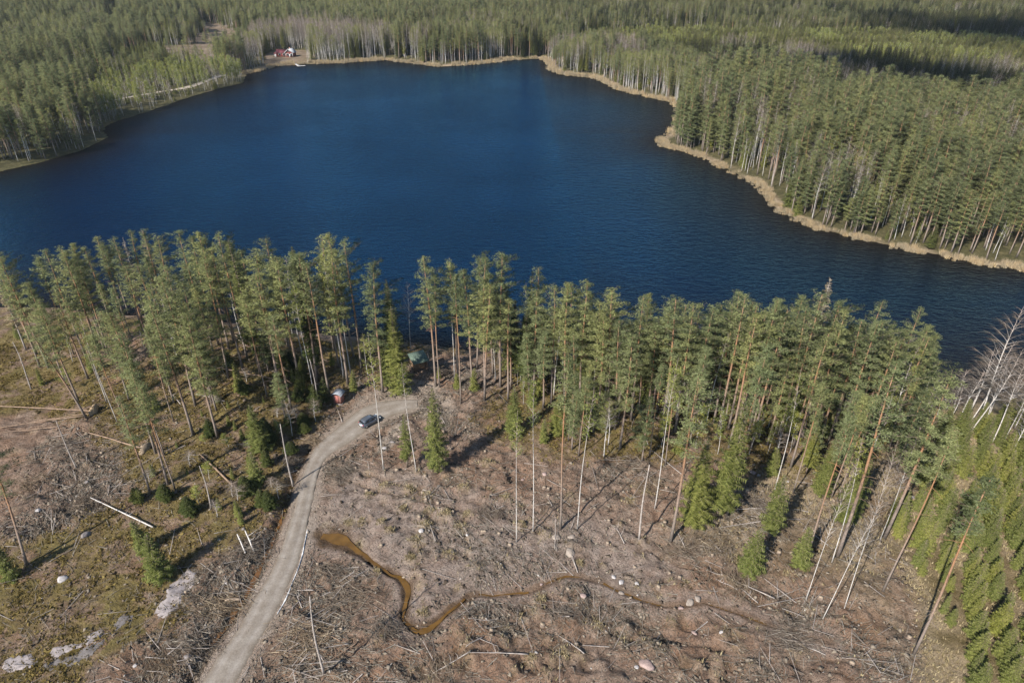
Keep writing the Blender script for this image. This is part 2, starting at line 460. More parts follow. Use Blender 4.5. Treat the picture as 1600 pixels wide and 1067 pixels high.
# planting mounds: pale turned-up soil with a dark scoop beside each
mr = np.random.default_rng(21)
MPX = [(763, 724), (725, 764), (698, 804), (670, 798), (630, 794), (576, 773), (565, 814), (596, 818), (665, 821), (720, 823), (816, 818), (668, 774), (610, 831), (650, 844), (643, 874), (701, 864), (730, 801), (660, 958), (830, 1028), (936, 974), (880, 1021), (845, 935), (560, 850), (545, 815), (590, 890), (905, 880), (600, 760), (640, 765), (985, 780), (1010, 770), (790, 775)]
MPX += [(float(a), float(b)) for a, b in zip(mr.uniform(500, 1330, 150), mr.uniform(730, 1062, 150))] + [(float(a), float(b)) for a, b in zip(mr.uniform(-40, 210, 24), mr.uniform(660, 850, 24))]
mx_, my_ = ground(np.array([q[0] for q in MPX]), np.array([q[1] for q in MPX]))
mound_pale = np.zeros(XX.shape); mound_dark = np.zeros(XX.shape)
for i_, (mx0, my0) in enumerate(zip(mx_, my_)):
    i0, i1 = np.searchsorted(GX, [mx0 - 4, mx0 + 4]); j0, j1 = np.searchsorted(GY, [my0 - 4, my0 + 4])
    xs, ys = XX[i0:i1, j0:j1], YY[i0:i1, j0:j1]
    if not xs.size: continue
    r0 = mr.uniform(.45, .95) * (1.15 if i_ < 31 else 1); an = mr.random() * 6.28
    w_ = clear[i0:i1, j0:j1] * sst(.5, 1.5, -road_sd[i0:i1, j0:j1])
    dd = np.hypot(xs - mx0, (ys - my0)) * (1 + .5 * vnoise(xs, ys, .8, 90)); g_ = np.exp(-(dd / r0) ** 2) * w_
    d2 = np.hypot(xs - mx0 - math.cos(an) * r0 * 1.5, ys - my0 - math.sin(an) * r0 * 1.5); h_ = np.exp(-(d2 / (r0 * .75)) ** 2) * w_
    Z[i0:i1, j0:j1] += .42 * g_ - .38 * h_
    mound_pale[i0:i1, j0:j1] = np.maximum(mound_pale[i0:i1, j0:j1], g_ * (1.0 if i_ < 31 else mr.uniform(.2, .75)))
    mound_dark[i0:i1, j0:j1] = np.maximum(mound_dark[i0:i1, j0:j1], h_ * .55)
RUTS = [px_poly(q, 2.0) for q in ([(430, 1050), (560, 1030), (700, 1012), (860, 990), (1020, 985), (1180, 1010), (1330, 1050)], [(520, 735), (640, 770), (790, 800), (940, 825), (1060, 870), (1180, 930), (1330, 960)], [(60, 650), (110, 700), (140, 760), (120, 830)], [(900, 760), (930, 840), (900, 960), (860, 1067)])]
rut = np.zeros(XX.shape)
for q in RUTS:
    dq, _ = seg_dist(nx, ny, [tuple(t) for t in refine(q, 40)]); dq = dq + vnoise(nx, ny, 4, 99) * .5
    rut[near] = np.maximum(rut[near], np.exp(-((np.abs(dq) - 1.15) / .33) ** 2) * np.clip(.55 + 1.6 * vnoise(nx, ny, 9, 100), 0, 1))
rut *= clear * sst(.6, 2.0, -road_sd) * sst(1.5, 3.0, st_d)
Z -= .30 * rut
mound_dark = np.maximum(mound_dark, rut * .38)
st_in = st_f * np.exp(-(st_d / (0.75 * st_w)) ** 2)
st_band = sst(3.4, 1.0, st_d / np.maximum(st_w, .9))
ZR = np.where(near, 2.02, BZ)               # level of road and stream
Z = Z * (1 - st_band) + st_band * (ZR - 0.05 + 0.15 * lump * (1 - st_in)) - 0.62 * st_in
rband = sst(-3.5, -0.4, road_sd)
Z = Z * (1 - rband) + rband * (ZR - 0.02)
Z = np.where(road_sd > 0.25, ZR - 0.25, Z)
Z -= 0.6 * np.exp(-(rd_d / 0.9) ** 2) * sst(0.0, -1.0, road_sd)
Z = np.where(SD <= 0, np.minimum(Z, -0.02), Z)

def ground_z(x, y):
    x = np.asarray(x, float); y = np.asarray(y, float)
    i = np.clip(np.searchsorted(GX, x) - 1, 0, len(GX) - 2); j = np.clip(np.searchsorted(GY, y) - 1, 0, len(GY) - 2)
    fx = (x - GX[i]) / (GX[i + 1] - GX[i]); fy = (y - GY[j]) / (GY[j + 1] - GY[j])
    return (Z[i, j] * (1 - fx) + Z[i + 1, j] * fx) * (1 - fy) + (Z[i, j + 1] * (1 - fx) + Z[i + 1, j + 1] * fx) * fy
def grid_val(A, x, y):
    i = np.clip(np.searchsorted(GX, x), 0, len(GX) - 1); j = np.clip(np.searchsorted(GY, y), 0, len(GY) - 1)
    return A[i, j]

# what the soil is made of
farclear = np.zeros(XX.shape)
for p in FAR_CLEAR: farclear = np.maximum(farclear, sst(-6, 6, sdf(XX, YY, p) + vnoise(XX, YY, 18, 8) * 14))
RW = reed_w(XX, YY) * (.75 + 1.1 * vnoise(XX, YY, 9, 70))
shore = sst(1.5, -1.0, SD - RW) * sst(-1.5, 0.3, SD) * (RW > .3) * (.25 + .75 * sst(-.22, .12, vnoise(XX, YY, 6, 74)))
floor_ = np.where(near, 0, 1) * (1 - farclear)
straw = np.clip(np.maximum(grassR * 0.85 * sst(-.3, .25, vnoise(XX, YY, 3.0, 9)), edgeR * 0.75 * sst(-.35, .3, vnoise(XX, YY, 6, 10))), 0, 1)
wet = np.clip(np.maximum(sst(1.3, 0.5, st_d / np.maximum(st_w, 0.7) + vnoise(XX, YY, 1.2, 91) * .9) * 0.75 * np.maximum(st_f, .5 * (st_f > 0)), np.exp(-(rd_d / 0.7) ** 2)), 0, 1)
n = len(GX); k = len(GY)
idx = np.arange(n * k).reshape(n, k)
F = np.stack([idx[:-1, :-1], idx[1:, :-1], idx[1:, 1:], idx[:-1, 1:]], -1).reshape(-1, 4)
me = make_mesh('ground', np.stack([XX, YY, Z], -1).reshape(-1, 3), [F], smooth=True)
one = np.ones(n * k)
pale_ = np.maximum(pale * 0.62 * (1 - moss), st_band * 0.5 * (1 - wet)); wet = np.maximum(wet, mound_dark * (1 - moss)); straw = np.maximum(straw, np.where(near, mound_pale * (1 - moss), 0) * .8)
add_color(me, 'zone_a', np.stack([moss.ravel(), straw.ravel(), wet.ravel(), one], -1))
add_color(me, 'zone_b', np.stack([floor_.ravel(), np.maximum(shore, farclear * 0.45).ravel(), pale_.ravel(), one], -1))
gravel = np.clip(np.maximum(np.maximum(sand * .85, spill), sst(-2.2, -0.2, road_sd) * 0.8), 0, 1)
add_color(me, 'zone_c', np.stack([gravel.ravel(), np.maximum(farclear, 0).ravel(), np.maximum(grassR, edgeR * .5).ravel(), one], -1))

def ground_mat():
    m, nt, b = mat('ground', 0.95, 0.08)
    def attr(nm):
        a = node(nt, 'ShaderNodeAttribute', attribute_name=nm); s = nt.nodes.new('ShaderNodeSeparateColor')
        nt.links.new(a.outputs['Color'], s.inputs[0]); return s.outputs
    a, z, g = attr('zone_a'), attr('zone_b'), attr('zone_c')
    n_big = noise(nt, 0.12, 5, 0.65); n_mid = noise(nt, 0.7, 6, 0.7); n_fin = noise(nt, 3.2, 6, 0.75); n_tin = noise(nt, 9.0, 3, 0.7)
    soil = ramp(nt, n_mid, [(0.30, (0.125, 0.082, 0.058)), (0.46, (0.225, 0.158, 0.115)), (0.58, (0.305, 0.225, 0.168)), (0.74, (0.41, 0.325, 0.255))])
    soil = mix(nt, ramp(nt, n_big, [(0.42, (0, 0, 0)), (0.66, (1, 1, 1))]), soil, mix(nt, 0.6, soil, (0.30, 0.165, 0.092)))
    soil = mix(nt, ramp(nt, n_fin, [(0.40, (1, 1, 1)), (0.50, (0, 0, 0))]), soil, mix(nt, 0.72, soil, (0.06, 0.045, 0.036)))
    soil = mix(nt, ramp(nt, n_tin, [(0.60, (0, 0, 0)), (0.72, (1, 1, 1))]), soil, (0.44, 0.375, 0.31))
    palec = ramp(nt, n_fin, [(0.32, (0.18, 0.145, 0.12)), (0.5, (0.33, 0.275, 0.235)), (0.7, (0.46, 0.40, 0.345))])
    col = mix(nt, math_(nt, 'MULTIPLY', z[2], ramp(nt, n_mid, [(0.3, (0.35, 0.35, 0.35)), (0.6, (1, 1, 1))])), soil, palec)
    mossc = ramp(nt, n_mid, [(0.30, (0.075, 0.055, 0.028)), (0.45, (0.15, 0.108, 0.052)), (0.58, (0.215, 0.16, 0.068)), (0.72, (0.30, 0.235, 0.11))])
    mossc = mix(nt, ramp(nt, n_big, [(0.44, (0, 0, 0)), (0.60, (0.8, 0.8, 0.8))]), mossc, mix(nt, 0.4, mossc, (0.17, 0.155, 0.04)))
    mossc = mix(nt, ramp(nt, n_fin, [(0.60, (0, 0, 0)), (0.72, (0.7, 0.7, 0.7))]), mossc, (0.27, 0.21, 0.14))
    mossc = mix(nt, ramp(nt, noise(nt, 0.28, 4, 0.6), [(0.50, (0, 0, 0)), (0.60, (0.85, 0.85, 0.85))]), mossc, soil)
    col = mix(nt, a[0], col, mossc)
    grassc = ramp(nt, n_mid, [(0.3, (0.10, 0.085, 0.03)), (0.5, (0.165, 0.135, 0.06)), (0.7, (0.26, 0.20, 0.11))])
    col = mix(nt, math_(nt, 'MULTIPLY', g[2], 0.75), col, grassc)
    strawc = ramp(nt, n_fin, [(0.3, (0.22, 0.165, 0.10)), (0.6, (0.42, 0.335, 0.22)), (0.75, (0.52, 0.43, 0.29))])
    col = mix(nt, a[1], col, strawc)
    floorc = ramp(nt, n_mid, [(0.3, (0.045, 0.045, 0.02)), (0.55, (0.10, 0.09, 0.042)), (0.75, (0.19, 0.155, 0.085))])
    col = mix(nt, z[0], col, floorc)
    farc = ramp(nt, noise(nt, 0.11, 5, 0.7), [(0.3, (0.11, 0.083, 0.054)), (0.5, (0.185, 0.14, 0.096)), (0.68, (0.29, 0.232, 0.168))])
    col = mix(nt, g[1], col, farc)
    reedc = ramp(nt, n_mid, [(0.35, (0.20, 0.15, 0.095)), (0.65, (0.42, 0.33, 0.225))])
    col = mix(nt, math_(nt, 'MULTIPLY', z[1], math_(nt, 'SUBTRACT', 1.0, g[1])), col, reedc)
    gravc = ramp(nt, n_fin, [(0.3, (0.25, 0.205, 0.16)), (0.55, (0.37, 0.31, 0.25)), (0.75, (0.50, 0.44, 0.37))])
    col = mix(nt, math_(nt, 'MULTIPLY', g[0], ramp(nt, n_mid, [(0.3, (0.4, 0.4, 0.4)), (0.55, (1, 1, 1))])), col, gravc)
    wetc = ramp(nt, n_mid, [(0.3, (0.045, 0.03, 0.018)), (0.7, (0.13, 0.075, 0.032))])
    col = mix(nt, a[2], col, wetc)
    nt.links.new(mix(nt, 1.0, col, (0.90, 0.885, 0.885), 'MULTIPLY'), b.inputs['Base Color'])
    h = math_(nt, 'ADD', math_(nt, 'MULTIPLY', n_fin, 1.0), math_(nt, 'MULTIPLY', n_tin, 0.5))
    bump(nt, b, h, 0.5, 1.0)
    return m
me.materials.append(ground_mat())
tag(obj('ground', me), 'churned brown clear-cut soil, moss and forest floor round the lake', kind='structure')

# ------------------------------------------------------------------ lake water
def water_mat():
    m = bpy.data.materials.new('lake water'); m.use_nodes = True; nt = m.node_tree
    nt.nodes.remove(nt.nodes['Principled BSDF'])
    deep = nt.nodes.new('ShaderNodeBsdfDiffuse'); deep.inputs['Color'].default_value = (0.0013, 0.0056, 0.0160, 1)
    gl = nt.nodes.new('ShaderNodeBsdfGlossy'); 
    at = node(nt, 'ShaderNodeAttribute', attribute_name='shallow_reflection')     # peat-brown shallows plus dark tree reflections painted in along the banks
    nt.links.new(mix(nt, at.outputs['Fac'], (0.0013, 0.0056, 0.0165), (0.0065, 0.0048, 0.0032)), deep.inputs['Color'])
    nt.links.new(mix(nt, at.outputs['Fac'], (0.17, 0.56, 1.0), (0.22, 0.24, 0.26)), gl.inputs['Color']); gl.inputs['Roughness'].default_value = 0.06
    fr = nt.nodes.new('ShaderNodeFresnel'); fr.inputs['IOR'].default_value = 1.333
    ms = nt.nodes.new('ShaderNodeMixShader'); nt.links.new(fr.outputs[0], ms.inputs[0]); nt.links.new(deep.outputs[0], ms.inputs[1]); nt.links.new(gl.outputs[0], ms.inputs[2])
    nt.links.new(ms.outputs[0], nt.nodes['Material Output'].inputs['Surface'])
    tc = nt.nodes.new('ShaderNodeTexCoord')
    mp = nt.nodes.new('ShaderNodeMapping'); mp.inputs['Rotation'].default_value = (0, 0, math.radians(24)); mp.inputs['Scale'].default_value = (0.42, 1.0, 1)
    nt.links.new(tc.outputs['Object'], mp.inputs[0])
    a = noise(nt, 1.35, 4, 0.6, mp.outputs[0], 0.4)
    mp2 = nt.nodes.new('ShaderNodeMapping'); mp2.inputs['Rotation'].default_value = (0, 0, math.radians(-12)); mp2.inputs['Scale'].default_value = (0.6, 1.0, 1)
    nt.links.new(tc.outputs['Object'], mp2.inputs[0])
    c = noise(nt, 0.5, 3, 0.55, mp2.outputs[0])
    w = noise(nt, 0.018, 4, 0.6)                       # gusts: calmer and rougher water
    h = math_(nt, 'ADD', a, math_(nt, 'MULTIPLY', c, 1.4))
    n = nt.nodes.new('ShaderNodeBump'); n.inputs['Distance'].default_value = 0.66
    nt.links.new(ramp(nt, w, [(.35, (.6, .6, .6)), (.6, (1, 1, 1))]), n.inputs['Strength'])
    nt.links.new(h, n.inputs['Height']); nt.links.new(n.outputs[0], gl.inputs['Normal']); nt.links.new(n.outputs[0], fr.inputs['Normal'])
    return m
lx = [p[0] for p in LAKE]; ly = [p[1] for p in LAKE]
wx_ = np.linspace(min(lx) - 5, max(lx) + 5, 190); wy_ = np.linspace(min(ly) - 5, max(ly) + 5, 150)
WX, WY = np.meshgrid(wx_, wy_, indexing='ij')
ix = np.arange(WX.size).reshape(WX.shape)
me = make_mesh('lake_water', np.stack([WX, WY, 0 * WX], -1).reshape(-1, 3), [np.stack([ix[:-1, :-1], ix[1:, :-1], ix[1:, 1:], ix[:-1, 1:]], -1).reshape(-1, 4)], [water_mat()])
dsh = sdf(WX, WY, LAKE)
wid = np.where(WX > 20, 26.0, np.where(WX < -60, 20.0, 9.0)) * np.where(WY > 330, 1.6, 1.0)  # wider where the banks' dark tree reflection is coloured in
shal_refl = np.exp(-np.maximum(dsh, 0) / wid).ravel()
a_ = me.attributes.new('shallow_reflection', 'FLOAT', 'POINT'); a_.data.foreach_set('value', shal_refl.astype(np.float32))
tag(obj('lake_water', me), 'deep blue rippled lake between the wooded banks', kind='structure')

# ------------------------------------------------------------------ gravel road, stream, verge ditch
def resample(P, n):
    P = np.array(P, float); d = np.concatenate([[0], np.cumsum(np.hypot(*np.diff(P, axis=0).T))])
    s = np.linspace(0, d[-1], n)
    return np.stack([np.interp(s, d, P[:, 0]), np.interp(s, d, P[:, 1])], -1)
nl, nw = 150, 15
# pair the two edges vertex by vertex, then refine
A = refine(RL, nl); B = refine(RR, nl)
ww = np.linspace(0, 1, nw)
G = A[:, None] * (1 - ww)[None, :, None] + B[:, None] * ww[None, :, None]
edge = (np.abs(ww - 0.5) * 2)[None, :]
jit = vnoise(G[..., 0], G[..., 1], 1.3, 11) * 0.5 * (edge > 0.9)
gx, gy = G[..., 0] + jit, G[..., 1] + jit * 0.6
gz = 2.02 + 0.10 * (1 - edge ** 2) - 0.03 * np.exp(-((edge - 0.42) / 0.12) ** 2) + 0.03 * vnoise(gx, gy, 1.1, 12) - np.where(edge > 0.97, 0.10, 0)
idx = np.arange(nl * nw).reshape(nl, nw)
F = np.stack([idx[:-1, :-1], idx[:-1, 1:], idx[1:, 1:], idx[1:, :-1]], -1).reshape(-1, 4)
me = make_mesh('gravel_road', np.stack([gx, gy, gz], -1).reshape(-1, 3), [F], smooth=True)
uvw = np.stack([np.broadcast_to(ww[None, :], (nl, nw)).ravel(), np.zeros(nl * nw), np.zeros(nl * nw), np.ones(nl * nw)], -1)
add_color(me, 'across', uvw)
def road_mat():
    m, nt, b = mat('gravel road', 0.95, 0.1)
    n1 = noise(nt, 0.5, 5, 0.65); n2 = noise(nt, 5, 5, 0.75); n3 = noise(nt, 0.16, 3)
    c = ramp(nt, n1, [(0.3, (0.27, 0.225, 0.18)), (0.52, (0.335, 0.29, 0.24)), (0.72, (0.41, 0.365, 0.31))])
    a = node(nt, 'ShaderNodeAttribute', attribute_name='across'); s = nt.nodes.new('ShaderNodeSeparateColor'); nt.links.new(a.outputs['Color'], s.inputs[0])
    t = ramp(nt, s.outputs[0], [(0.0, (0.72, 0.66, 0.58)), (0.14, (0.95, 0.93, 0.9)), (0.28, (1.14, 1.14, 1.14)), (0.42, (0.95, 0.93, 0.9)), (0.58, (0.95, 0.93, 0.9)), (0.72, (1.14, 1.14, 1.14)), (0.88, (0.92, 0.9, 0.86)), (1.0, (0.74, 0.68, 0.60))])
    c = mix(nt, 1.0, mix(nt, 1.0, c, t, 'MULTIPLY'), (0.59, 0.59, 0.60), 'MULTIPLY')
    c = mix(nt, 1.0, c, ramp(nt, n2, [(0.3, (0.75, 0.75, 0.75)), (0.7, (1.2, 1.2, 1.2))]), 'MULTIPLY')
    nt.links.new(c, b.inputs['Base Color']); bump(nt, b, n2, 0.05, 0.6)
    return m
me.materials.append(road_mat())
tag(obj('gravel_road', me), 'pale gravel forest road curving past the clear-cut to the turning place', kind='structure')

def brown_water(name, c):
    m, nt, b = mat(name, 0.05, 0.5)
    nt.links.new(ramp(nt, noise(nt, 0.5, 4), [(0.3, tuple(q * .45 for q in c)), (0.65, c)]), b.inputs['Base Color'])
    bump(nt, b, noise(nt, 3, 2), 0.02, 0.3)
    return m
def ribbon(name, line, widths, z, m, n=160):
    P = refine(line, n); W = np.interp(np.linspace(0, len(widths) - 1, n), np.arange(len(widths)), widths)
    T = np.gradient(P, axis=0); T /= np.hypot(T[:, 0], T[:, 1])[:, None]; N = np.stack([-T[:, 1], T[:, 0]], -1)
    W = W * (1 + 0.7 * vnoise(P[:, 0], P[:, 1], 1.2, 13)); P = P + N * (vnoise(P[:, 0], P[:, 1], 1.6, 14) * .5)[:, None]
    L = P + N * W[:, None] * 0.62; R = P - N * W[:, None] * 0.62
    V = np.concatenate([np.c_[L, np.full(n, z)], np.c_[R, np.full(n, z)]])
    i = np.arange(n - 1)
    return make_mesh(name, V, [np.stack([i, i + n, i + n + 1, i + 1], -1)], [m])
pw = brown_water('peat water', (0.125, 0.064, 0.012))
jm = [ribbon('stream_water', STREAM[i:j], [w * .62 for w in STREAM_W[i:j]], 1.74, pw, max(16, 8 * (j - i))) for i, j in ((0, 17), (17, 20), (20, 23), (23, 27), (28, 31))]
Vs, Fs, k0 = [], [], 0
for m_ in jm:
    v = np.zeros(len(m_.vertices) * 3, np.float32); m_.vertices.foreach_get('co', v); Vs.append(v.reshape(-1, 3))
    Fs.append(np.array([list(p.vertices) for p in m_.polygons]) + k0); k0 += len(m_.vertices)
tag(obj('stream_water', make_mesh('stream_water', np.concatenate(Vs), Fs, [pw])), 'narrow amber brown stream winding through the clear-cut', kind='structure')
tag(obj('ditch_water', ribbon('ditch_water', RDITCH[1:7], [.2, .5, .6, .5, .5, .2], 1.68, brown_water('rusty water', (0.14, 0.066, 0.02)), 60)), 'rusty brown water in the roadside ditch', kind='structure')
# track on the far bank, behind the young birches
TR_PX = [(120, 172), (147, 164), (210, 151), (289, 138), (328, 125), (350, 118)]
TRACK = gpoly(TR_PX)
P = refine(TRACK, 60); T = np.gradient(P, axis=0); T /= np.hypot(T[:, 0], T[:, 1])[:, None]; N = np.stack([-T[:, 1], T[:, 0]], -1) * 2.0
V = np.concatenate([np.c_[P + N, base_z(P[:, 0] + N[:, 0], P[:, 1] + N[:, 1]) + 0.25], np.c_[P - N, base_z(P[:, 0] - N[:, 0], P[:, 1] - N[:, 1]) + 0.25]])
i = np.arange(59)
tag(obj('dirt_track', make_mesh('dirt_track', V, [np.stack([i, i + 60, i + 61, i + 1], -1)], [simple('track sand', (0.30, 0.255, 0.20), .95, .1, .2, .4)])), 'pale dirt track behind the young birches on the far bank', kind='structure')
# ------------------------------------------------------------------ tree kinds (built once, copied)
def clump(mb, c, r, n, m, flat=0.6, g=rng, size=1.0, slim=1.0):
    """a spray of n leaf-sized faces round c"""
    c = np.asarray(c, float)
    q = g.normal(size=(n, 3)); q /= np.linalg.norm(q, axis=1)[:, None]
    q *= (g.random((n, 1)) ** 0.5) * r; q[:, 2] *= flat
    a = g.normal(size=(n, 3)); a[:, 2] *= 0.55; a /= np.linalg.norm(a, axis=1)[:, None]
    b = g.normal(size=(n, 3)); b[:, 2] *= 0.55; b -= (a * b).sum(1)[:, None] * a; b /= np.linalg.norm(b, axis=1)[:, None]
    s = (0.55 + 0.6 * g.random((n, 1))) * r * size
    w = (0.32 + 0.3 * g.random((n, 1))) * slim
    p = c + q
    T = np.stack([p - a * s * 0.5, p + a * s * 0.55 + b * s * w * 0.25, p + b * s * w], 1)
    mb.tris(T, m)

def trunk_path(H, wob, g, n=9):
    z = np.linspace(-0.4, H, n)
    ph = g.random(2) * 6.3
    f = (z / H).clip(0, 1)
    return np.stack([wob * np.sin(f * 4 + ph[0]) * f, wob * np.sin(f * 3.2 + ph[1]) * f, z], -1)

def along(P, z):
    return np.array([np.interp(z, P[:, 2], P[:, 0]), np.interp(z, P[:, 2], P[:, 1]), z])

def limb_path(p0, az, L, rise, droop=0.0, n=4):
    s = np.linspace(0, 1, n)
    return p0 + np.stack([np.cos(az) * L * s, np.sin(az) * L * s, L * (rise * s + droop * s * s)], -1)

def make_pine(seed, H=28.0, cb=0.55, spread=2.7, nl=46, per=15, thick=0.23):
    g = np.random.default_rng(seed)
    t, c = MB(), MB()
    P = trunk_path(H - 0.5, 0.35, g)
    t.tube(P, np.interp(np.linspace(0, 1, 9), [0, .05, .5, 1], [thick * 1.3, thick, thick * .72, .05]), 7, 0)
    for i in range(16):
        z = H * (0.22 + (cb - 0.18) * g.random()); L = 0.5 + 1.6 * g.random() ** 2
        t.tube(limb_path(along(P, z), g.random() * 6.3, L, 0.1, -0.25, 3), [0.035, 0.025, 0.012], 3, 0, False)
    az = g.random() * 6
    side = g.random() * 6.3
    pexp = 0.34 + 0.42 * g.random(); wv = g.random(12) * .7 + .62
    for i in range(nl):
        f = (i + g.random()) / nl; az += 2.4 + 0.7 * g.random()
        z = H * (cb + (0.975 - cb) * f)
        prof = (0.5 + 0.5 * min(1, f * 2.2)) * (1 - f) ** pexp * np.interp(f * 11, np.arange(12), wv) + 0.13
        L = spread * prof * (0.6 + 0.55 * g.random()) * (1 + 0.32 * math.cos(az - side)) * (0.45 if g.random() < .14 else 1)
        if f < 0.16 and g.random() < 0.4: L *= 0.55
        lp = limb_path(along(P, z), az, L, 0.12 + 0.55 * f, 0.18 * g.random())
        c.tube(lp, [0.06 * (1 - f * .6), 0.045 * (1 - f * .6), 0.03, 0.012], 3, 1, False)
        nc = max(2, int(L / 0.48))
        for q in range(nc):
            s = 0.2 + 0.8 * (q + 0.5) / nc
            p = np.array([np.interp(s, np.linspace(0, 1, 4), lp[:, k]) for k in range(3)])
            off = g.normal(size=3) * 0.26 * L * s * 0.55; off[2] *= 0.3
            clump(c, p + off + [0, 0, 0.12], 0.60 + 0.2 * g.random(), int(per * 1.9), 0, 0.42, g, 0.66, .55)
    for q in range(4): clump(c, along(P, H - 0.3 - 0.5 * q) + g.normal(size=3) * .15, 0.45, per, 0, 0.9, g, .7)
    return t, c

def make_spruce(seed, H=24.0, cb=0.10, R=2.7, step=0.55, nb=8, sparse=0.0, dead=False, fine=0.24):
    g = np.random.default_rng(seed)
    t, c = MB(), MB()
    P = trunk_path(H, 0.12, g)
    t.tube(P, np.interp(np.linspace(0, 1, 9), [0, .05, .6, 1], [.27, .21, .12, .02]), 7, 0)
    z = H * cb
    while z < H - 0.25:
        f = (z - H * cb) / (H * (1 - cb))
        rad = R * (1 - f) ** 0.8 * (0.75 + 0.25 * min(1, f * 6)) + 0.14
        a0 = g.random() * 6.3
        for b in range(nb):
            if g.random() < sparse: continue
            az = a0 + (b + 0.5 * g.random()) * 2 * PI / nb
            L = rad * (0.45 + 0.8 * g.random())
            up = 0.35 * f - 0.28 * (1 - f)
            lp = limb_path(along(P, z + 0.2 * g.random()), az, L, up, 0.16 * (1 - f))
            c.tube(lp, [0.035, 0.028, 0.018, 0.006], 3, 1, False)
            d = np.array([math.cos(az), math.sin(az), up]); sd = np.array([-math.sin(az), math.cos(az), 0])
            ns = max(2, int(L / fine)) if not dead else 0
            for q in range(ns):
                s = (q + 0.6) / ns
                p = np.array([np.interp(s, np.linspace(0, 1, 4), lp[:, k]) for k in range(3)])
                w = (0.26 + 0.55 * (1 - abs(s - 0.45))) * min(1.0, L * 0.45) * (0.7 + 0.5 * g.random())
                l = L / ns * 0.95
                T = []
                for sg in (-1, 1):
                    tip = p + sg * sd * w + d * l * (0.5 + 0.5 * g.random()) + np.array([0, 0, -0.08 - 0.34 * g.random() * (1 - f)]) * min(1, H / 12)
                    T += [p - d * l * 0.45, p + d * l * 0.45, tip]
                hang = p + d * l * 0.2 + sd * w * (g.random() - .5) + np.array([0, 0, -0.3 - 0.35 * g.random()]) * (1 - 0.7 * f) * min(1, H / 9)
                T += [p - d * l * 0.4 + sd * .05, p + d * l * 0.4, hang]
                if g.random() < .6: T += [p - d * l * 0.4, p + sd * l * .3, p + d * l * 0.6 + np.array([0, 0, .12])]
                c.tris(T, 0)
        z += step * (0.8 + 0.4 * g.random()) * (1 - 0.35 * f)
    if not dead: clump(c, along(P, H - 0.2), 0.25, 8, 0, 1.6, g)
    return t, c

def make_birch(seed, H=24.0, cb=0.42, R=2.0, leaves=1300, twigs=7, nl=26, thick=0.13, leafsize=0.2, wob=0.5):
    g = np.random.default_rng(seed)
    t, c = MB(), MB()
    P = trunk_path(H, wob, g, 11)
    t.tube(P, np.interp(np.linspace(0, 1, 11), [0, .04, .6, 1], [thick * 1.3, thick, thick * .55, .012]), 7, 0)
    az = g.random() * 6; tips = []
    for i in range(nl):
        f = (i + g.random()) / nl; az += 2.4 + .8 * g.random()
        z = H * (cb + (0.96 - cb) * f)
        L = R * (1.25 * (1 - f) ** 0.6 + 0.22) * (0.6 + 0.6 * g.random()) * (0.55 + .45 * min(1, f * 3.5))
        lp = limb_path(along(P, z), az, L, 0.75 + 0.5 * g.random(), -0.25 * g.random())
        c.tube(lp, [0.035 + thick * .12, 0.026, 0.018, 0.007], 3, 1, False)
        for q in range(twigs):
            s = 0.25 + 0.75 * g.random()
            p = np.array([np.interp(s, np.linspace(0, 1, 4), lp[:, k]) for k in range(3)])
            tl = (0.45 + 0.8 * g.random()) * min(1.3, L * .6)
            tp = limb_path(p, az + g.normal() * 0.9, tl, 0.55, -0.75 * g.random(), 3)
            c.tube(tp, [0.018, 0.012, 0.004], 3, 2, False)
            tips.append((p, tp[1], tp[2]))
    if leaves:
        tips_ = np.array(tips); k = g.integers(0, len(tips), leaves); j = g.random((leaves, 1)) 
        p = tips_[k, 0] * (1 - j) + tips_[k, 2] * j + g.normal(size=(leaves, 3)) * 0.22 + np.array([0, 0, -0.12])
        s = leafsize * (0.7 + 0.6 * g.random((leaves, 1)))
        a = g.normal(size=(leaves, 3)); a /= np.linalg.norm(a, axis=1)[:, None]
        b = g.normal(size=(leaves, 3)); b /= np.linalg.norm(b, axis=1)[:, None]
        c.tris(np.stack([p, p + a * s, p + b * s * .9], 1), 0)
    return t, c

def make_snag(seed, H=14.0, n=26, thick=0.15, L0=0.9, crown=True):
    g = np.random.default_rng(seed)
    t, c = MB(), MB()
    P = trunk_path(H, 0.25, g)
    t.tube(P, np.interp(np.linspace(0, 1, 9), [0, .05, 1], [thick * 1.35, thick, thick * .4]), 7, 0)
    for i in range(n):
        f = g.random(); z = H * (0.25 + 0.74 * f); L = L0 * (0.3 + 1.1 * (1 - f) * g.random() + .2)
        c.tube(limb_path(along(P, z), g.random() * 6.3, L, 0.15, -0.45, 4), [0.03, 0.022, 0.014, 0.006], 3, 0, False)
    return t, c

KIND = {}
def kind(key, builder, variants, trunk_m, crown_m, H, **kw):
    L = []
    for s in range(variants):
        t, c = builder(hash_seed(key) + s, H=H, **{k: (v[s % len(v)] if isinstance(v, list) else v) for k, v in kw.items()})
        tm = t.mesh('trunk', [M[trunk_m]], True) 
        cm = c.mesh('crown', [M[q] for q in crown_m])
        L.append((tm, cm, t, c))
    KIND[key] = dict(v=L, H=H, mats=(trunk_m, crown_m))
def hash_seed(s): return sum(ord(ch) * (i + 3) for i, ch in enumerate(s)) * 10

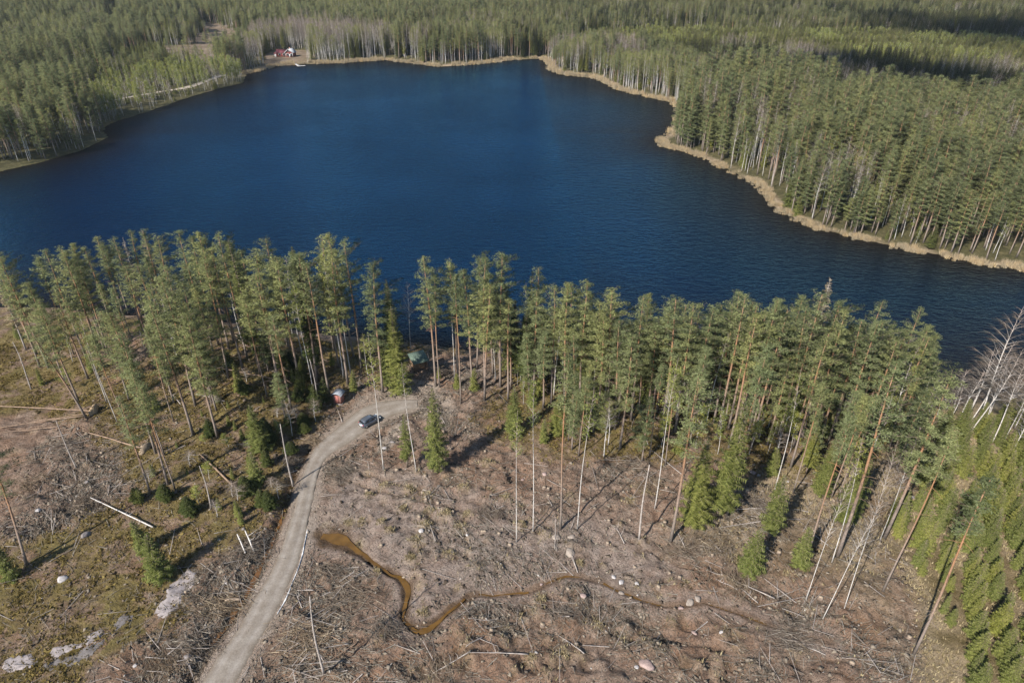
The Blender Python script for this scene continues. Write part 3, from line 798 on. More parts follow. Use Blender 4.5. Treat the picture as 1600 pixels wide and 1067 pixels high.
kind('pine', make_pine, 10, 'pinebark', ['pine', 'sprucebark'], 28.0, cb=[.44, .54, .36, .60, .46, .56, .40, .5, .42, .57], spread=[4.3, 3.7, 4.7, 3.6, 4.1, 4.4, 3.9, 3.5, 4.8, 3.3], nl=[60, 44, 68, 38, 52, 46, 64, 40, 54, 36], per=[15, 9, 13, 10, 12, 9, 14, 11, 12, 9])
kind('lowpine', make_pine, 4, 'pinebark', ['pine', 'sprucebark'], 22.0, cb=[.22, .28, .18, .33], spread=[3.3, 3.0, 3.5, 3.1], nl=[66, 58, 72, 56], thick=.19)
kind('thinpine', make_pine, 3, 'pinebark', ['pine', 'sprucebark'], 27.0, cb=[.66, .72, .6], spread=[2.0, 1.7, 2.2], nl=[30, 26, 34], thick=.14)
kind('spruce', make_spruce, 5, 'sprucebark', ['spruce', 'sprucebark'], 24.0, cb=[.06, .12, .3, .04, .2], R=[2.8, 2.4, 2.5, 3.2, 2.0], sparse=[.2, .25, .25, .2, .4], step=.62)
kind('dying', make_spruce, 2, 'greybark', ['dying', 'greybark'], 24.0, cb=[.35, .3], R=[2.4, 2.1], sparse=[.3, .4], step=.7)
kind('darkspruce', make_spruce, 3, 'sprucebark', ['darkspruce', 'sprucebark'], 25.0, cb=[.08, .15, .25], R=[2.5, 2.1, 2.4], sparse=[0, .1, .1])
kind('young', make_spruce, 5, 'sprucebark', ['young', 'sprucebark'], 6.0, cb=.02, R=[1.3, 1.1, 1.4, 1.2, 1.0], step=0.27, nb=8, fine=0.15)
kind('birch', make_birch, 5, 'birchbark', ['birch', 'birchbark', 'deadtwig'], 24.0, cb=[.42, .5, .38, .55, .45], R=[2.0, 1.6, 2.2, 1.5, 1.8], leaves=[1300, 900, 1500, 700, 1100])
kind('slimbirch', make_birch, 4, 'birchbark', ['birch', 'birchbark', 'deadtwig'], 25.0, cb=[.62, .68, .6, .7], R=[1.1, .9, 1.25, .8], leaves=[700, 500, 800, 420], nl=18, thick=.085, wob=.35)
kind('bare', make_birch, 5, 'birchbark', ['birch', 'birchbark', 'deadtwig'], 24.0, cb=[.36, .42, .32, .45, .4], R=[2.2, 1.8, 2.5, 1.6, 2.0], leaves=0, twigs=15, nl=36, thick=[.12, .10, .14, .10, .11])
kind('youngbirch', make_birch, 4, 'birchbark', ['birch', 'birchbark', 'deadtwig'], 13.0, cb=[.32, .36, .38, .34], R=[1.1, .95, 1.2, 1.0], leaves=[1000, 900, 1100, 850], nl=16, twigs=4, thick=.06, leafsize=.24)
kind('snag', make_snag, 3, 'greybark', ['greybark'], 14.0, n=[14, 30, 22], L0=[.6, 1.4, 1.0])
kind('deadspruce', make_spruce, 2, 'greybark', ['deadtwig', 'greybark'], 24.0, cb=[.25, .35], R=[1.7, 1.4], dead=True, nb=6, step=.5)

NAME = dict(lowpine='pine_tree', pine='pine_tree', thinpine='pine_tree', spruce='spruce_tree', darkspruce='spruce_tree', young='young_spruce', birch='birch_tree', slimbirch='birch_tree', bare='bare_tree', youngbirch='young_birch', snag='dead_tree', dying='spruce_tree', deadspruce='dead_tree')
CAT = dict(lowpine='pine', pine='pine', thinpine='pine', spruce='spruce', darkspruce='spruce', young='young spruce', birch='birch', slimbirch='birch', bare='bare tree', youngbirch='young birch', snag='dead tree', dying='spruce', deadspruce='dead tree')
ANCHOR = []     # (pixel x, pixel y, label) of the trees named one by one
NEAR = []        # ground positions of the trees that stand near the camera
COUNT = {}
def tree(key, x, y, H, label, group=None, lean=(0, 0), var=None, wide=None):
    K = KIND[key]
    tm, cm, _, _ = K['v'][rng.integers(len(K['v'])) if var is None else var]
    o = bpy.data.objects.new(NAME[key], None); C.objects.link(o)
    o.empty_display_size = 0.5
    s = H / K['H']
    o.location = (x, y, float(ground_z(x, y)))
    w = wide or (s * 0.5 + 0.5) * (0.92 + 0.16 * rng.random())
    if key == 'young': w = s * (0.85 + .3 * rng.random())
    o.scale = (w, w, s)
    o.rotation_euler = Euler((lean[1] + rng.normal() * .018, lean[0] + rng.normal() * .018, rng.random() * 6.28), 'XYZ')
    for nm, me in (('trunk', tm), ('crown', cm)):
        c = bpy.data.objects.new(nm, me); C.objects.link(c); c.parent = o
    tag(o, label, CAT[key], group)
    if group is None or group in ('little spruces', 'bare tall trees at the water'):
        q = proj(x, y, 2.0); ANCHOR.append((float(q[0]), float(q[1]), label))
    NEAR.append((x, y)); COUNT[NAME[key]] = COUNT.get(NAME[key], 0) + 1
    return o

def solve_H(x, y, topy):
    """height at which a tree standing at x, y reaches row topy of the photograph"""
    z0 = float(ground_z(x, y)); zs = np.arange(0.5, 45, 0.1)
    _, py = proj(x, y, z0 + zs)
    return float(zs[np.argmin(np.abs(py - topy))])

def by_base(key, bx, by, topy, label, group=None, topx=None, **kw):
    x, y = ground(bx, by); x, y = float(x), float(y)
    H = solve_H(x, y, topy)
    lean = (0, 0)
    if topx is not None:
        zt = float(ground_z(x, y)) + H
        tx, _ = proj(x, y, zt)
        X1, Y1 = at_z(topx, topy, zt)
        lean = (max(-.12, min(.12, (float(X1) - x) / H)), 0)
    return tree(key, x, y, H, label, group, lean, **kw)

USED = set()
def beside(what, x, y):
    """what it is, told by the nearest tree that has a description of its own"""
    px, py = [float(q) for q in proj(x, y, 2.0)]
    c = sorted(ANCHOR, key=lambda a: math.hypot(a[0] - px, (a[1] - py) * 1.6))
    t = what + ' among the other trees of its stand'
    for a in c[:60]:
        if len(a[2].split()) > 16 - len(what.split()) - 4: continue
        dx, dy = px - a[0], (py - a[1]) * 1.6
        rels = ['left of', 'right of', 'behind', 'in front of']
        r = ('left of' if dx < 0 else 'right of') if abs(dx) > abs(dy) else ('behind' if dy < 0 else 'in front of')
        near_ = 'close ' if math.hypot(dx, dy) < 18 else 'just ' if math.hypot(dx, dy) < 40 else ''
        t = f'{what} {near_}{r} the {a[2]}'
        if t not in USED and len(t.split()) <= 16:
            USED.add(t); return t
    return t

def by_top(key, tx, ty, by, label, group=None, **kw):
    """a tree whose tip shows at (tx, ty) and whose foot stands on row by"""
    bx = tx
    for _ in range(12):
        x, y = ground(bx, by); x, y = float(x), float(y)
        H = solve_H(x, y, ty)
        px, _ = proj(x, y, float(ground_z(x, y)) + H)
        bx += (tx - float(px)) * 0.9
    return tree(key, x, y, H, label, group, **kw)
# ------------------------------------------------------------------ single trees on the clear-cut and by the road
B = by_base
B('slimbirch', 600, 739, 520, 'tall slim white birch whose trunk crosses just in front of the parked grey car', topx=572, var=0)
B('slimbirch', 651, 741, 572, 'slim bare-topped white birch between the two young spruces by the road bend', topx=650, var=3)
B('slimbirch', 807, 846, 640, 'thin straight grey birch on the clear-cut, leftmost of the row of bare poles', var=1)
B('slimbirch', 833, 828, 588, 'thin straight white birch on the clear-cut, second pole from the stream bend', var=3)
B('thinpine', 876, 826, 552, 'thin dark pine pole on the clear-cut between two white birches', var=1)
B('slimbirch', 902, 827, 600, 'white birch pole on the clear-cut, nearest to the dead grey stump pole', topx=914, var=1)
B('snag', 998, 847, 728, 'crooked grey dead pole without crown standing alone in the clear-cut', var=0)
B('slimbirch', 1023, 795, 562, 'bright white birch leaning outward beside the orange-stemmed pine on the clearing', var=2)
B('pine', 1048, 845, 560, 'tall pine with grey foot and orange upper stem just left of the big open spruces', topx=1088, var=5)
B('thinpine', 1135, 809, 530, 'slender red-stemmed pine standing right against the big open spruces', topx=1186, var=2)
B('slimbirch', 1210, 767, 578, 'slender white birch standing behind the ragged sparse spruce', topx=1262, var=0)
B('thinpine', 1239, 771, 590, 'thin pine with a long dark shadow beside the ragged sparse spruce', topx=1285, var=0)
B('pine', 1236, 728, 520, 'stout pine with grey foot and red upper stem behind the ragged sparse spruce', var=1)
B('pine', 1139, 698, 492, 'pine with long straight bare stem rising behind the big open spruces', var=3)
B('pine', 1174, 698, 500, 'pine with stubby lower stem on the brown mossy rise behind the spruces', var=1)
B('deadspruce', 1034, 677, 592, 'small silvery dead spruce with bare side branches at the stand edge', var=0)
B('pine', 986, 655, 463, 'pine with twin dead side branches at the shady edge of the stand', var=4)
B('pine', 969, 697, 520, 'pine beside the whitish boulder at the front edge of the stand', var=2)
B('pine', 961, 667, 500, 'pine in the row of stems just behind the whitish boulder', var=1)
B('pine', 1027, 641, 466, 'dark-stemmed pine behind the silvery dead spruce', var=4)
B('thinpine', 1078, 694, 540, 'short orange-stemmed pine left of the big open spruces, on the mossy edge', var=2)
B('pine', 1117, 642, 475, 'bright orange-stemmed pine in a dark gap of the lakeside stand', var=3)
B('birch', 1102, 668, 520, 'pale-stemmed leafing birch just left of the bright orange pine in the dark gap', var=3)
B('bare', 1200, 668, 540, 'pale forked bare tree among the pines of the lakeside stand', var=3)
B('pine', 1285, 652, 470, 'tall pine with bright orange stem over a deep dark gap near the water', var=3, topx=1322)
B('pine', 1240, 697, 540, 'pine with orange mid stem left of the deep dark gap near the water', var=1)
B('thinpine', 1299, 777, 610, 'thin reddish pine, left stem of the three behind the leaning birches', var=1)
B('thinpine', 1308, 782, 612, 'thin reddish pine, middle stem of the three behind the leaning birches', var=0)
B('thinpine', 1330, 745, 612, 'thin reddish pine, right stem of the three behind the leaning birches', var=2)
B('pine', 1309, 868, 560, 'long-stemmed tall pine with brown bark rising out of the leaning birch group', topx=1420, var=3)
B('slimbirch', 1299, 880, 690, 'white birch tight against the long-stemmed tall pine', var=1, topx=1350)
B('bare', 1319, 951, 690, 'nearest thick white birch of the leaning group, with reddish patches and a broken side branch', topx=1405, var=3, wide=.62)
B('bare', 1285, 968, 742, 'curving white birch standing lowest of the leaning group, bare at the top', topx=1398, var=1, wide=.62)
B('bare', 1260, 935, 720, 'thin white bare birch at the outer side of the leaning group', topx=1335, var=1, wide=.55)
B('thinpine', 1259, 880, 640, 'thin grey-footed pine at the outer side of the leaning birch group', var=1)
B('bare', 1374, 846, 668, 'forked white bare birch hugging the brown pine beside the young plantation', topx=1428, var=3, wide=.6)
B('pine', 1381, 842, 570, 'brown-stemmed pine with wide bushy crown beside the young plantation', topx=1455, var=6)
B('thinpine', 1378, 927, 660, 'slim pine with pale foot and orange top at the edge of the young plantation', topx=1482, var=1)
B('thinpine', 1426, 1025, 752, 'lone tall sparse-crowned pine casting a long dark shadow over the young spruces', topx=1548, var=1, wide=1.25)
B('bare', 1400, 657, 542, 'bare white birch leaning over the water beside the last pines', topx=1445, var=2)
G = 'bare tall trees at the water'
for bx, by, ty, tx, lab, v in [(1498, 662, 585, 1506, 'thin bare tree, outermost of the pale clump over the water', 3), (1504, 665, 560, 1520, 'thin white bare birch, second of the pale clump over the water', 1),
                               (1516, 660, 545, 1542, 'grey bare tree between the white stems of the clump over the water', 3), (1515, 678, 550, 1555, 'curving white bare tree with lowest foot in the clump over the water', 1),
                               (1527, 668, 498, 1584, 'tallest thick grey bare aspen with fan of branches over the water', 2), (1550, 692, 575, 1605, 'clean white birch stem with foot in the young spruces near the water', 1),
                               (1584, 672, 560, 1640, 'white birch stem at the reeds beyond the young spruces', 3), (1574, 722, 640, 1622, 'low white birch stem rising out of the young plantation', 1),
                               (1545, 650, 570, 1560, 'short bare bushy tree behind the tall grey aspen', 4), (1490, 640, 590, 1492, 'low bare bushy tree at the waterline by the last pines', 4), (1562, 655, 560, 1590, 'slim bare tree just behind the tall grey aspen', 0), (1600, 690, 590, 1640, 'slim bare tree at the edge of the young spruces', 3)]:
    B('bare', bx, by, ty - 12, lab, G, topx=tx, var=v, wide=1.2)
for bx, by, ty, lab in [(1478, 640, 598, 'low purplish bare shrub at the waterline beside the last pines'), (1508, 640, 590, 'purplish bare thicket at the water behind the pale clump'), (1534, 645, 585, 'low bare thicket right behind the tall grey aspen'), (1560, 668, 600, 'bare shrub between the white stems at the young spruces'), (1592, 652, 590, 'bare thicket at the reeds beyond the young spruces'), (1462, 655, 605, 'small bare bush under the leaning white birch at the water'), (1450, 648, 585, 'taller bare bush under the leaning white birch at the water'), (1575, 640, 560, 'wispy bare tree at the reedy water edge'), (1612, 655, 570, 'wispy bare tree at the outermost waterline'), (1510, 655, 540, 'slender bare stem between the two grey trees of the clump'), (1535, 675, 555, 'slender pale stem just below the tall grey aspen'), (1568, 690, 575, 'slender bare stem behind the clean white birch'), (1592, 700, 600, 'short bare birch by the upper plantation edge'), (1485, 655, 600, 'short bare birch at the outer side of the pale clump'), (1545, 640, 548, 'bare birch at the water behind the tall grey aspen')]:
    B('bare', bx, by, ty, lab, 'bare tall trees at the water', var=4, wide=.8)
# spruces
B('spruce', 1083, 822, 690, 'big open yellow-green spruce branched to the ground, lower of the pair', var=3, wide=.95)
B('spruce', 1123, 813, 632, 'big open yellow-green spruce with bare grey lower stem, taller of the pair', var=1, wide=1.2)
B('spruce', 1199, 846, 742, 'ragged sparse spruce with visible grey stem on the clearing', var=4, wide=1.05)
B('young', 1172, 890, 828, 'small bushy spruce at the foot of the ragged sparse spruce')
B('young', 1248, 884, 825, 'small bushy spruce beside the thin white birch of the leaning group')
B('spruce', 1281, 770, 686, 'narrow bright green spruce behind the leaning birch group', var=0)
B('spruce', 1318, 815, 696, 'yellow-green spruce tucked behind the long-stemmed tall pine', var=0)
B('spruce', 408, 706, 631, 'bright green bushy spruce standing alone left of the road', var=3)
B('young', 402, 757, 706, 'small dark green spruce in the shade below the bushy roadside spruce')
B('spruce', 683, 740, 605, 'narrow upright spruce, taller of the two young ones on the road bend', var=1)
B('spruce', 637, 733, 648, 'narrow thin spruce, shorter of the two young ones on the road bend', var=4)
B('spruce', 803, 680, 602, 'yellow-green bushy spruce at the front edge of the stand', var=0)
B('darkspruce', 616, 572, 437, 'dark pointed spruce towering behind the turning place', var=0)
B('spruce', 626, 613, 478, 'big yellow-green spruce with drooping branches beside the green roof', var=3)
B('spruce', 606, 606, 520, 'yellow-green spruce crowding the turning place next to the tall red-stemmed pine', var=1)
B('darkspruce', 806, 590, 468, 'dark spruce tip among the pines right of the open ground', var=1)
B('darkspruce', 817, 612, 490, 'dark drooping spruce standing in front of its taller twin', var=2)
B('spruce', 826, 585, 422, 'slim tall spruce tip against the lake between the pines', var=4)
B('dying', 1244, 640, 434, 'tall dying spruce with bare brown top against the lake', var=0)
B('darkspruce', 497, 590, 384, 'tall spruce with brownish pointed top against the lake', var=1)
B('spruce', 407, 585, 374, 'tall spruce tip rising above the pines near the left shore', var=4)
for px, py, ty, lab in [(553, 612, 578, 'little green spruce beside the red hut'), (715, 607, 584, 'little green spruce on the open ground below the tall pines'), (686, 594, 572, 'little green spruce at the foot of the tall red pine'),
                        (226, 862, 812, 'young spruce with light green top on the mossy slope'), (252, 905, 838, 'dark young spruce above the grey snow patch'), (220, 783, 760, 'little spruce at the foot of a pine on the mossy slope'),
                        (374, 806, 782, 'little light green spruce near the roadside ditch'), (20, 905, 850, 'bushy spruce at the foot of the leaning pine'), (66, 600, 574, 'little light green spruce on the brown moss near the left shore'),
                        (30, 528, 505, 'little spruce on the shore flat at the left'), (376, 615, 566, 'slender young spruce on the dark mossy knoll'), (850, 690, 655, 'small spruce in the grass by the stand edge'), (742, 610, 575, 'small spruce among the stems behind the stony heap'),
                        (1206, 740, 700, 'small dark spruce under the pines of the stand'), (1330, 700, 660, 'small dark spruce near the last pines'), (1060, 706, 672, 'small pale spruce on the mossy edge of the clearing'), (1432, 735, 690, 'young spruce at the corner of the plantation')]:
    B('young', px, py, ty, lab, 'little spruces')

# pines of the left stand with their feet in view
L = [(57, 553, 392, 'pine', 'far-left pine of the leaning pair near the shore flat', None), (62, 572, 440, 'pine', 'nearer pine of the leaning pair near the shore flat', None), (137, 658, 500, 'pine', 'leaning orange pine beside the uprooted stump pit', 95),
     (48, 606, 535, 'snag', 'thin dead sapling on the brown moss near the left shore', None), (203, 677, 520, 'thinpine', 'thin pine at the front of the left stand above the uprooted log', None), (245, 712, 520, 'pine', 'front pine with orange stem at the lower edge of the left stand', None),
     (258, 714, 560, 'thinpine', 'thin dark pine close beside the front orange pine', None), (302, 679, 470, 'pine', 'bright orange double-height pine in front of the dark mossy knoll', None), (272, 660, 512, 'thinpine', 'slim pine with dead side branch at the front of the left stand', None),
     (305, 631, 430, 'pine', 'pine between the two orange stems in front of the dark knoll', None), (340, 683, 488, 'pine', 'slightly bent orange pine in front of the dark mossy knoll', None), (331, 628, 440, 'pine', 'dark-stemmed pine on the left flank of the mossy knoll', None),
     (357, 590, 405, 'pine', 'dark straight pine standing alone on top of the mossy knoll', None), (440, 612, 425, 'pine', 'orange pine crossing the long fallen trunk on the knoll', None), (418, 622, 460, 'thinpine', 'thin pine at the foot of the mossy knoll by the fallen trunk', None),
     (495, 597, 398, 'pine', 'tall bright orange-stemmed pine left of the red hut', 470), (490, 614, 440, 'slimbirch', 'crooked white birch just below the tall orange pine by the hut', None), (474, 562, 400, 'birch', 'white birch in the shade behind the tall orange pine by the hut', None),
     (499, 643, 560, 'snag', 'thin dead grey pole beside the road near the hut', None), (235, 771, 620, 'pine', 'near pine on the mossy slope with dark lower stem', None), (263, 758, 580, 'pine', 'straight near pine, middle one on the mossy slope', None),
     (274, 766, 600, 'thinpine', 'thin near pine beside the straight one on the mossy slope', None), (330, 794, 730, 'snag', 'thin dead sapling below the bushy roadside spruce', None), (457, 754, 660, 'snag', 'thin dead pole at the road edge', None), (120, 732, 655, 'snag', 'grey leaning dead pole in the bare ground', None),
     (43, 885, 700, 'pine', 'leaning red-brown pine at the lower left, nearest of all pines there', 5), (598, 612, 412, 'pine', 'tall red-stemmed pine with small high crown at the turning place', 578), (681, 604, 398, 'pine', 'tallest straight red pine on the open ground behind the turning place', None),
     (687, 606, 430, 'thinpine', 'slim pine tight beside the tallest straight red pine', None), (710, 588, 405, 'slimbirch', 'white birch among the pines on the open ground', None), (720, 632, 430, 'thinpine', 'lone slim pine with foot furthest out on the open ground', None),
     (757, 609, 398, 'pine', 'pine with broad crown at the right edge of the open ground', None), (745, 575, 400, 'pine', 'red pine near the shore behind the open ground', None), (757, 628, 440, 'pine', 'pine with grey foot and reddish stem above the stony heap', None), (794, 625, 470, 'pine', 'straight reddish pine right of the stony heap', None),
     (782, 605, 395, 'pine', 'pine with tall rounded crown highest against the lake, right of the open ground', None), (553, 560, 362, 'pine', 'tallest pine tip against the lake behind the red hut', None), (565, 575, 374, 'pine', 'pine tip just right of the tallest one behind the red hut', None),
     (537, 590, 384, 'birch', 'large light green leafing birch behind the red hut', None), (548, 585, 420, 'birch', 'second light green birch behind the red hut', None), (642, 548, 440, 'bare', 'small bare birch against the lake behind the green roof', None), (577, 600, 520, 'slimbirch', 'thin birch stem at the start of the turning place', None),
     (262, 500, 360, 'dying', 'grey dying tree with bare top among the shore pines', None), (40, 545, 425, 'dying', 'bare dying tree beside the leaning pair of pines', None), (230, 500, 372, 'dying', 'grey bare spruce in the gap of the shore pines', None)]
for bx, by, ty, k, lab, tx in L: B(k, bx, by, ty, lab, topx=tx)

# tips seen against the lake
G = 'pines along the near shore'
TOPS = [(5, 400, 575), (70, 384, 560), (94, 386, 570), (132, 384, 498), (152, 368, 490), (166, 382, 489), (198, 360, 494), (222, 358, 505), (186, 384, 500), (240, 366, 515), (282, 360, 530), (298, 366, 540), (313, 362, 545), (326, 368, 535), (341, 365, 558), (357, 378, 550), (376, 392, 570),
        (391, 398, 600), (430, 400, 608), (453, 390, 590), (466, 394, 575), (481, 410, 618), (513, 392, 600), (707, 405, 585), (732, 418, 600), (838, 450, 612), (868, 445, 630), (891, 440, 640), (917, 437, 640), (960, 450, 650), (940, 470, 640), (1040, 486, 650), (1063, 465, 668), (1086, 472, 672), (1110, 472, 660), (1127, 470, 650),
        (1163, 457, 680), (1179, 468, 670), (1198, 482, 680), (1217, 462, 690), (1232, 478, 680), (1270, 478, 690), (1287, 458, 690), (1310, 475, 685), (1330, 483, 702), (1352, 498, 690), (1378, 498, 704), (1400, 530, 700), (1419, 512, 680)]
for i, (tx, ty, by) in enumerate(TOPS):
    o = by_top('pine', tx, ty, by, 'x', G)
    o['label'] = beside('lakeside pine', o.location.x, o.location.y)
# ------------------------------------------------------------------ the rest of the two near stands
def scatter(poly, n, mind, avoid=(), tries=60):
    p = np.array(poly); out = []
    lo, hi = p.min(0), p.max(0)
    for _ in range(n * tries):
        if len(out) >= n: break
        x, y = lo + rng.random(2) * (hi - lo)
        if not inside(np.array(x), np.array(y), poly) or any(inside(np.array(x), np.array(y), a) for a in avoid): continue
        if float(sdf(x, y, LAKE)) > -2.5 or float(sdf(x, y, ROAD)) > -2.5: continue
        q = np.array(NEAR[-400:] + out)
        if len(q) and np.min(np.hypot(q[:, 0] - x, q[:, 1] - y)) < mind: continue
        out.append((x, y))
    return out
PL = gpoly([(60, 560), (130, 515), (190, 500), (300, 508), (430, 522), (545, 537), (545, 590), (500, 615), (430, 660), (350, 668), (300, 690), (235, 690), (180, 680), (140, 640), (90, 610)])
PC = gpoly([(770, 562), (900, 580), (1000, 594), (1150, 608), (1290, 618), (1410, 632), (1440, 655), (1400, 680), (1300, 700), (1200, 700), (1100, 672), (1000, 670), (900, 655), (810, 630), (770, 600)])
KNOLL = gpoly([(330, 540), (470, 540), (480, 600), (330, 600)])
WORD = {'dying': 'dying spruce', 'snag': 'dead pole', 'pine': 'pine', 'lowpine': 'bushy pine', 'thinpine': 'slim pine', 'birch': 'leafing birch', 'slimbirch': 'slim birch', 'bare': 'bare birch', 'spruce': 'spruce', 'darkspruce': 'dark spruce', 'young': 'small spruce', 'youngbirch': 'small birch'}
def fill(poly, n, mind, mixture, group):
    w = np.array([q[1] for q in mixture], float); w /= w.sum()
    for x, y in scatter(poly, n, mind):
        k, _, h0, h1 = mixture[rng.choice(len(mixture), p=w)]
        tree(k, x, y, h0 + (h1 - h0) * rng.random(), beside(WORD[k], x, y), group)
fill(PL, 46, 2.9, [('pine', 6, 17, 27), ('thinpine', 1.5, 18, 24), ('lowpine', 1.2, 14, 20), ('birch', 1, 16, 22), ('slimbirch', .8, 16, 22), ('bare', .6, 13, 18)], 'trees of the left stand')
fill(PC, 160, 2.2, [('pine', 5, 15, 24), ('lowpine', 2.6, 11, 20), ('thinpine', .8, 14, 22), ('birch', 1.6, 12, 20), ('spruce', 1.1, 8, 18), ('darkspruce', .9, 10, 19), ('bare', 1.3, 11, 18), ('dying', .25, 13, 18)], 'trees of the lakeside stand')
fill(PC, 44, 1.4, [('young', 3, 2.2, 6), ('youngbirch', 4, 6, 11), ('bare', 1, 6, 10)], 'undergrowth trees of the lakeside stand')
fill(PL, 20, 1.4, [('young', 3, 2, 5), ('youngbirch', 2, 5, 9)], 'undergrowth trees of the left stand')

FRONT = gpoly([(840, 655), (1000, 685), (1130, 695), (1290, 695), (1425, 680), (1430, 735), (1280, 745), (1130, 735), (980, 722), (850, 705)])
fill(FRONT, 34, 1.8, [('lowpine', 4, 7, 17), ('thinpine', 1.5, 13, 21), ('youngbirch', 2, 5, 11), ('birch', 1, 10, 17), ('spruce', .7, 6, 12), ('bare', 1.2, 7, 15), ('snag', .4, 5, 11)], 'trees of the stand edge')
VERGE = gpoly([(300, 560), (470, 600), (505, 650), (470, 700), (452, 745), (430, 790), (395, 830), (330, 850), (240, 840), (180, 760), (260, 700), (300, 640)])
fill(VERGE, 55, 1.2, [('young', 3, .9, 2.6), ('bare', 2, 1.5, 4), ('darkspruce', 1.2, 2.0, 5), ('youngbirch', .8, 2, 5)], 'low shrubs of the left slope')
DARK = gpoly([(415, 560), (500, 575), (520, 610), (500, 660), (460, 690), (430, 640)])
fill(DARK, 22, 1.4, [('darkspruce', 4, 2.5, 7), ('young', 2, 1.5, 4), ('bare', 1, 4, 8), ('lowpine', 1, 6, 11)], 'low shrubs of the left slope')
# young spruces planted in rows at the right
PLANT = gpoly([(1438, 690), (1500, 668), (1640, 640), (1760, 760), (1720, 1120), (1500, 1120), (1490, 1010), (1440, 905), (1400, 870), (1400, 800), (1440, 730)])
p = np.array(PLANT); lo, hi = p.min(0), p.max(0)
ang = math.radians(28); ca, sa = math.cos(ang), math.sin(ang)
ny_ = 0
cx_, cy_ = p.mean(0)
for r in np.arange(-60, 60, 3.1):
    for q in np.arange(-60, 60, 2.05):
        q2 = q + rng.normal() * .35; r2 = r + rng.normal() * .3
        x = cx_ + q2 * sa + r2 * ca; y = cy_ + q2 * ca - r2 * sa
        if not inside(np.array(x), np.array(y), PLANT) or rng.random() < 0.17: continue
        if float(sdf(x, y, LAKE)) > -3: continue
        z = float(ground_z(x, y)); px, py = proj(x, y, z + 2)
        if px > 1680 or py > 1110: continue
        px, py = float(px), float(py)
        where = ('by the lone tall pine' if px < 1500 and py > 850 else 'beside the slim pale-footed pine' if px < 1460 else 'near the white stems by the water' if py < 740 else 'in the dense upper rows' if py < 860 else 'in the grassy rows beyond the lone pine\'s shadow' if py < 960 else 'in the open rows at the grassy lower corner')
        H = (4.6 + 1.7 * rng.random()) * (1.12 if py < 850 else 0.95)
        if px < 1500 and py > 880: H *= .62
        na_ = min(math.hypot(a[0] - px, (a[1] - py) * 1.6) for a in ANCHOR)
        tree('young', x, y, H, beside('planted spruce', x, y) if na_ < 45 else f'planted young spruce {where}', 'planted young spruces')
print('NEAR', COUNT)

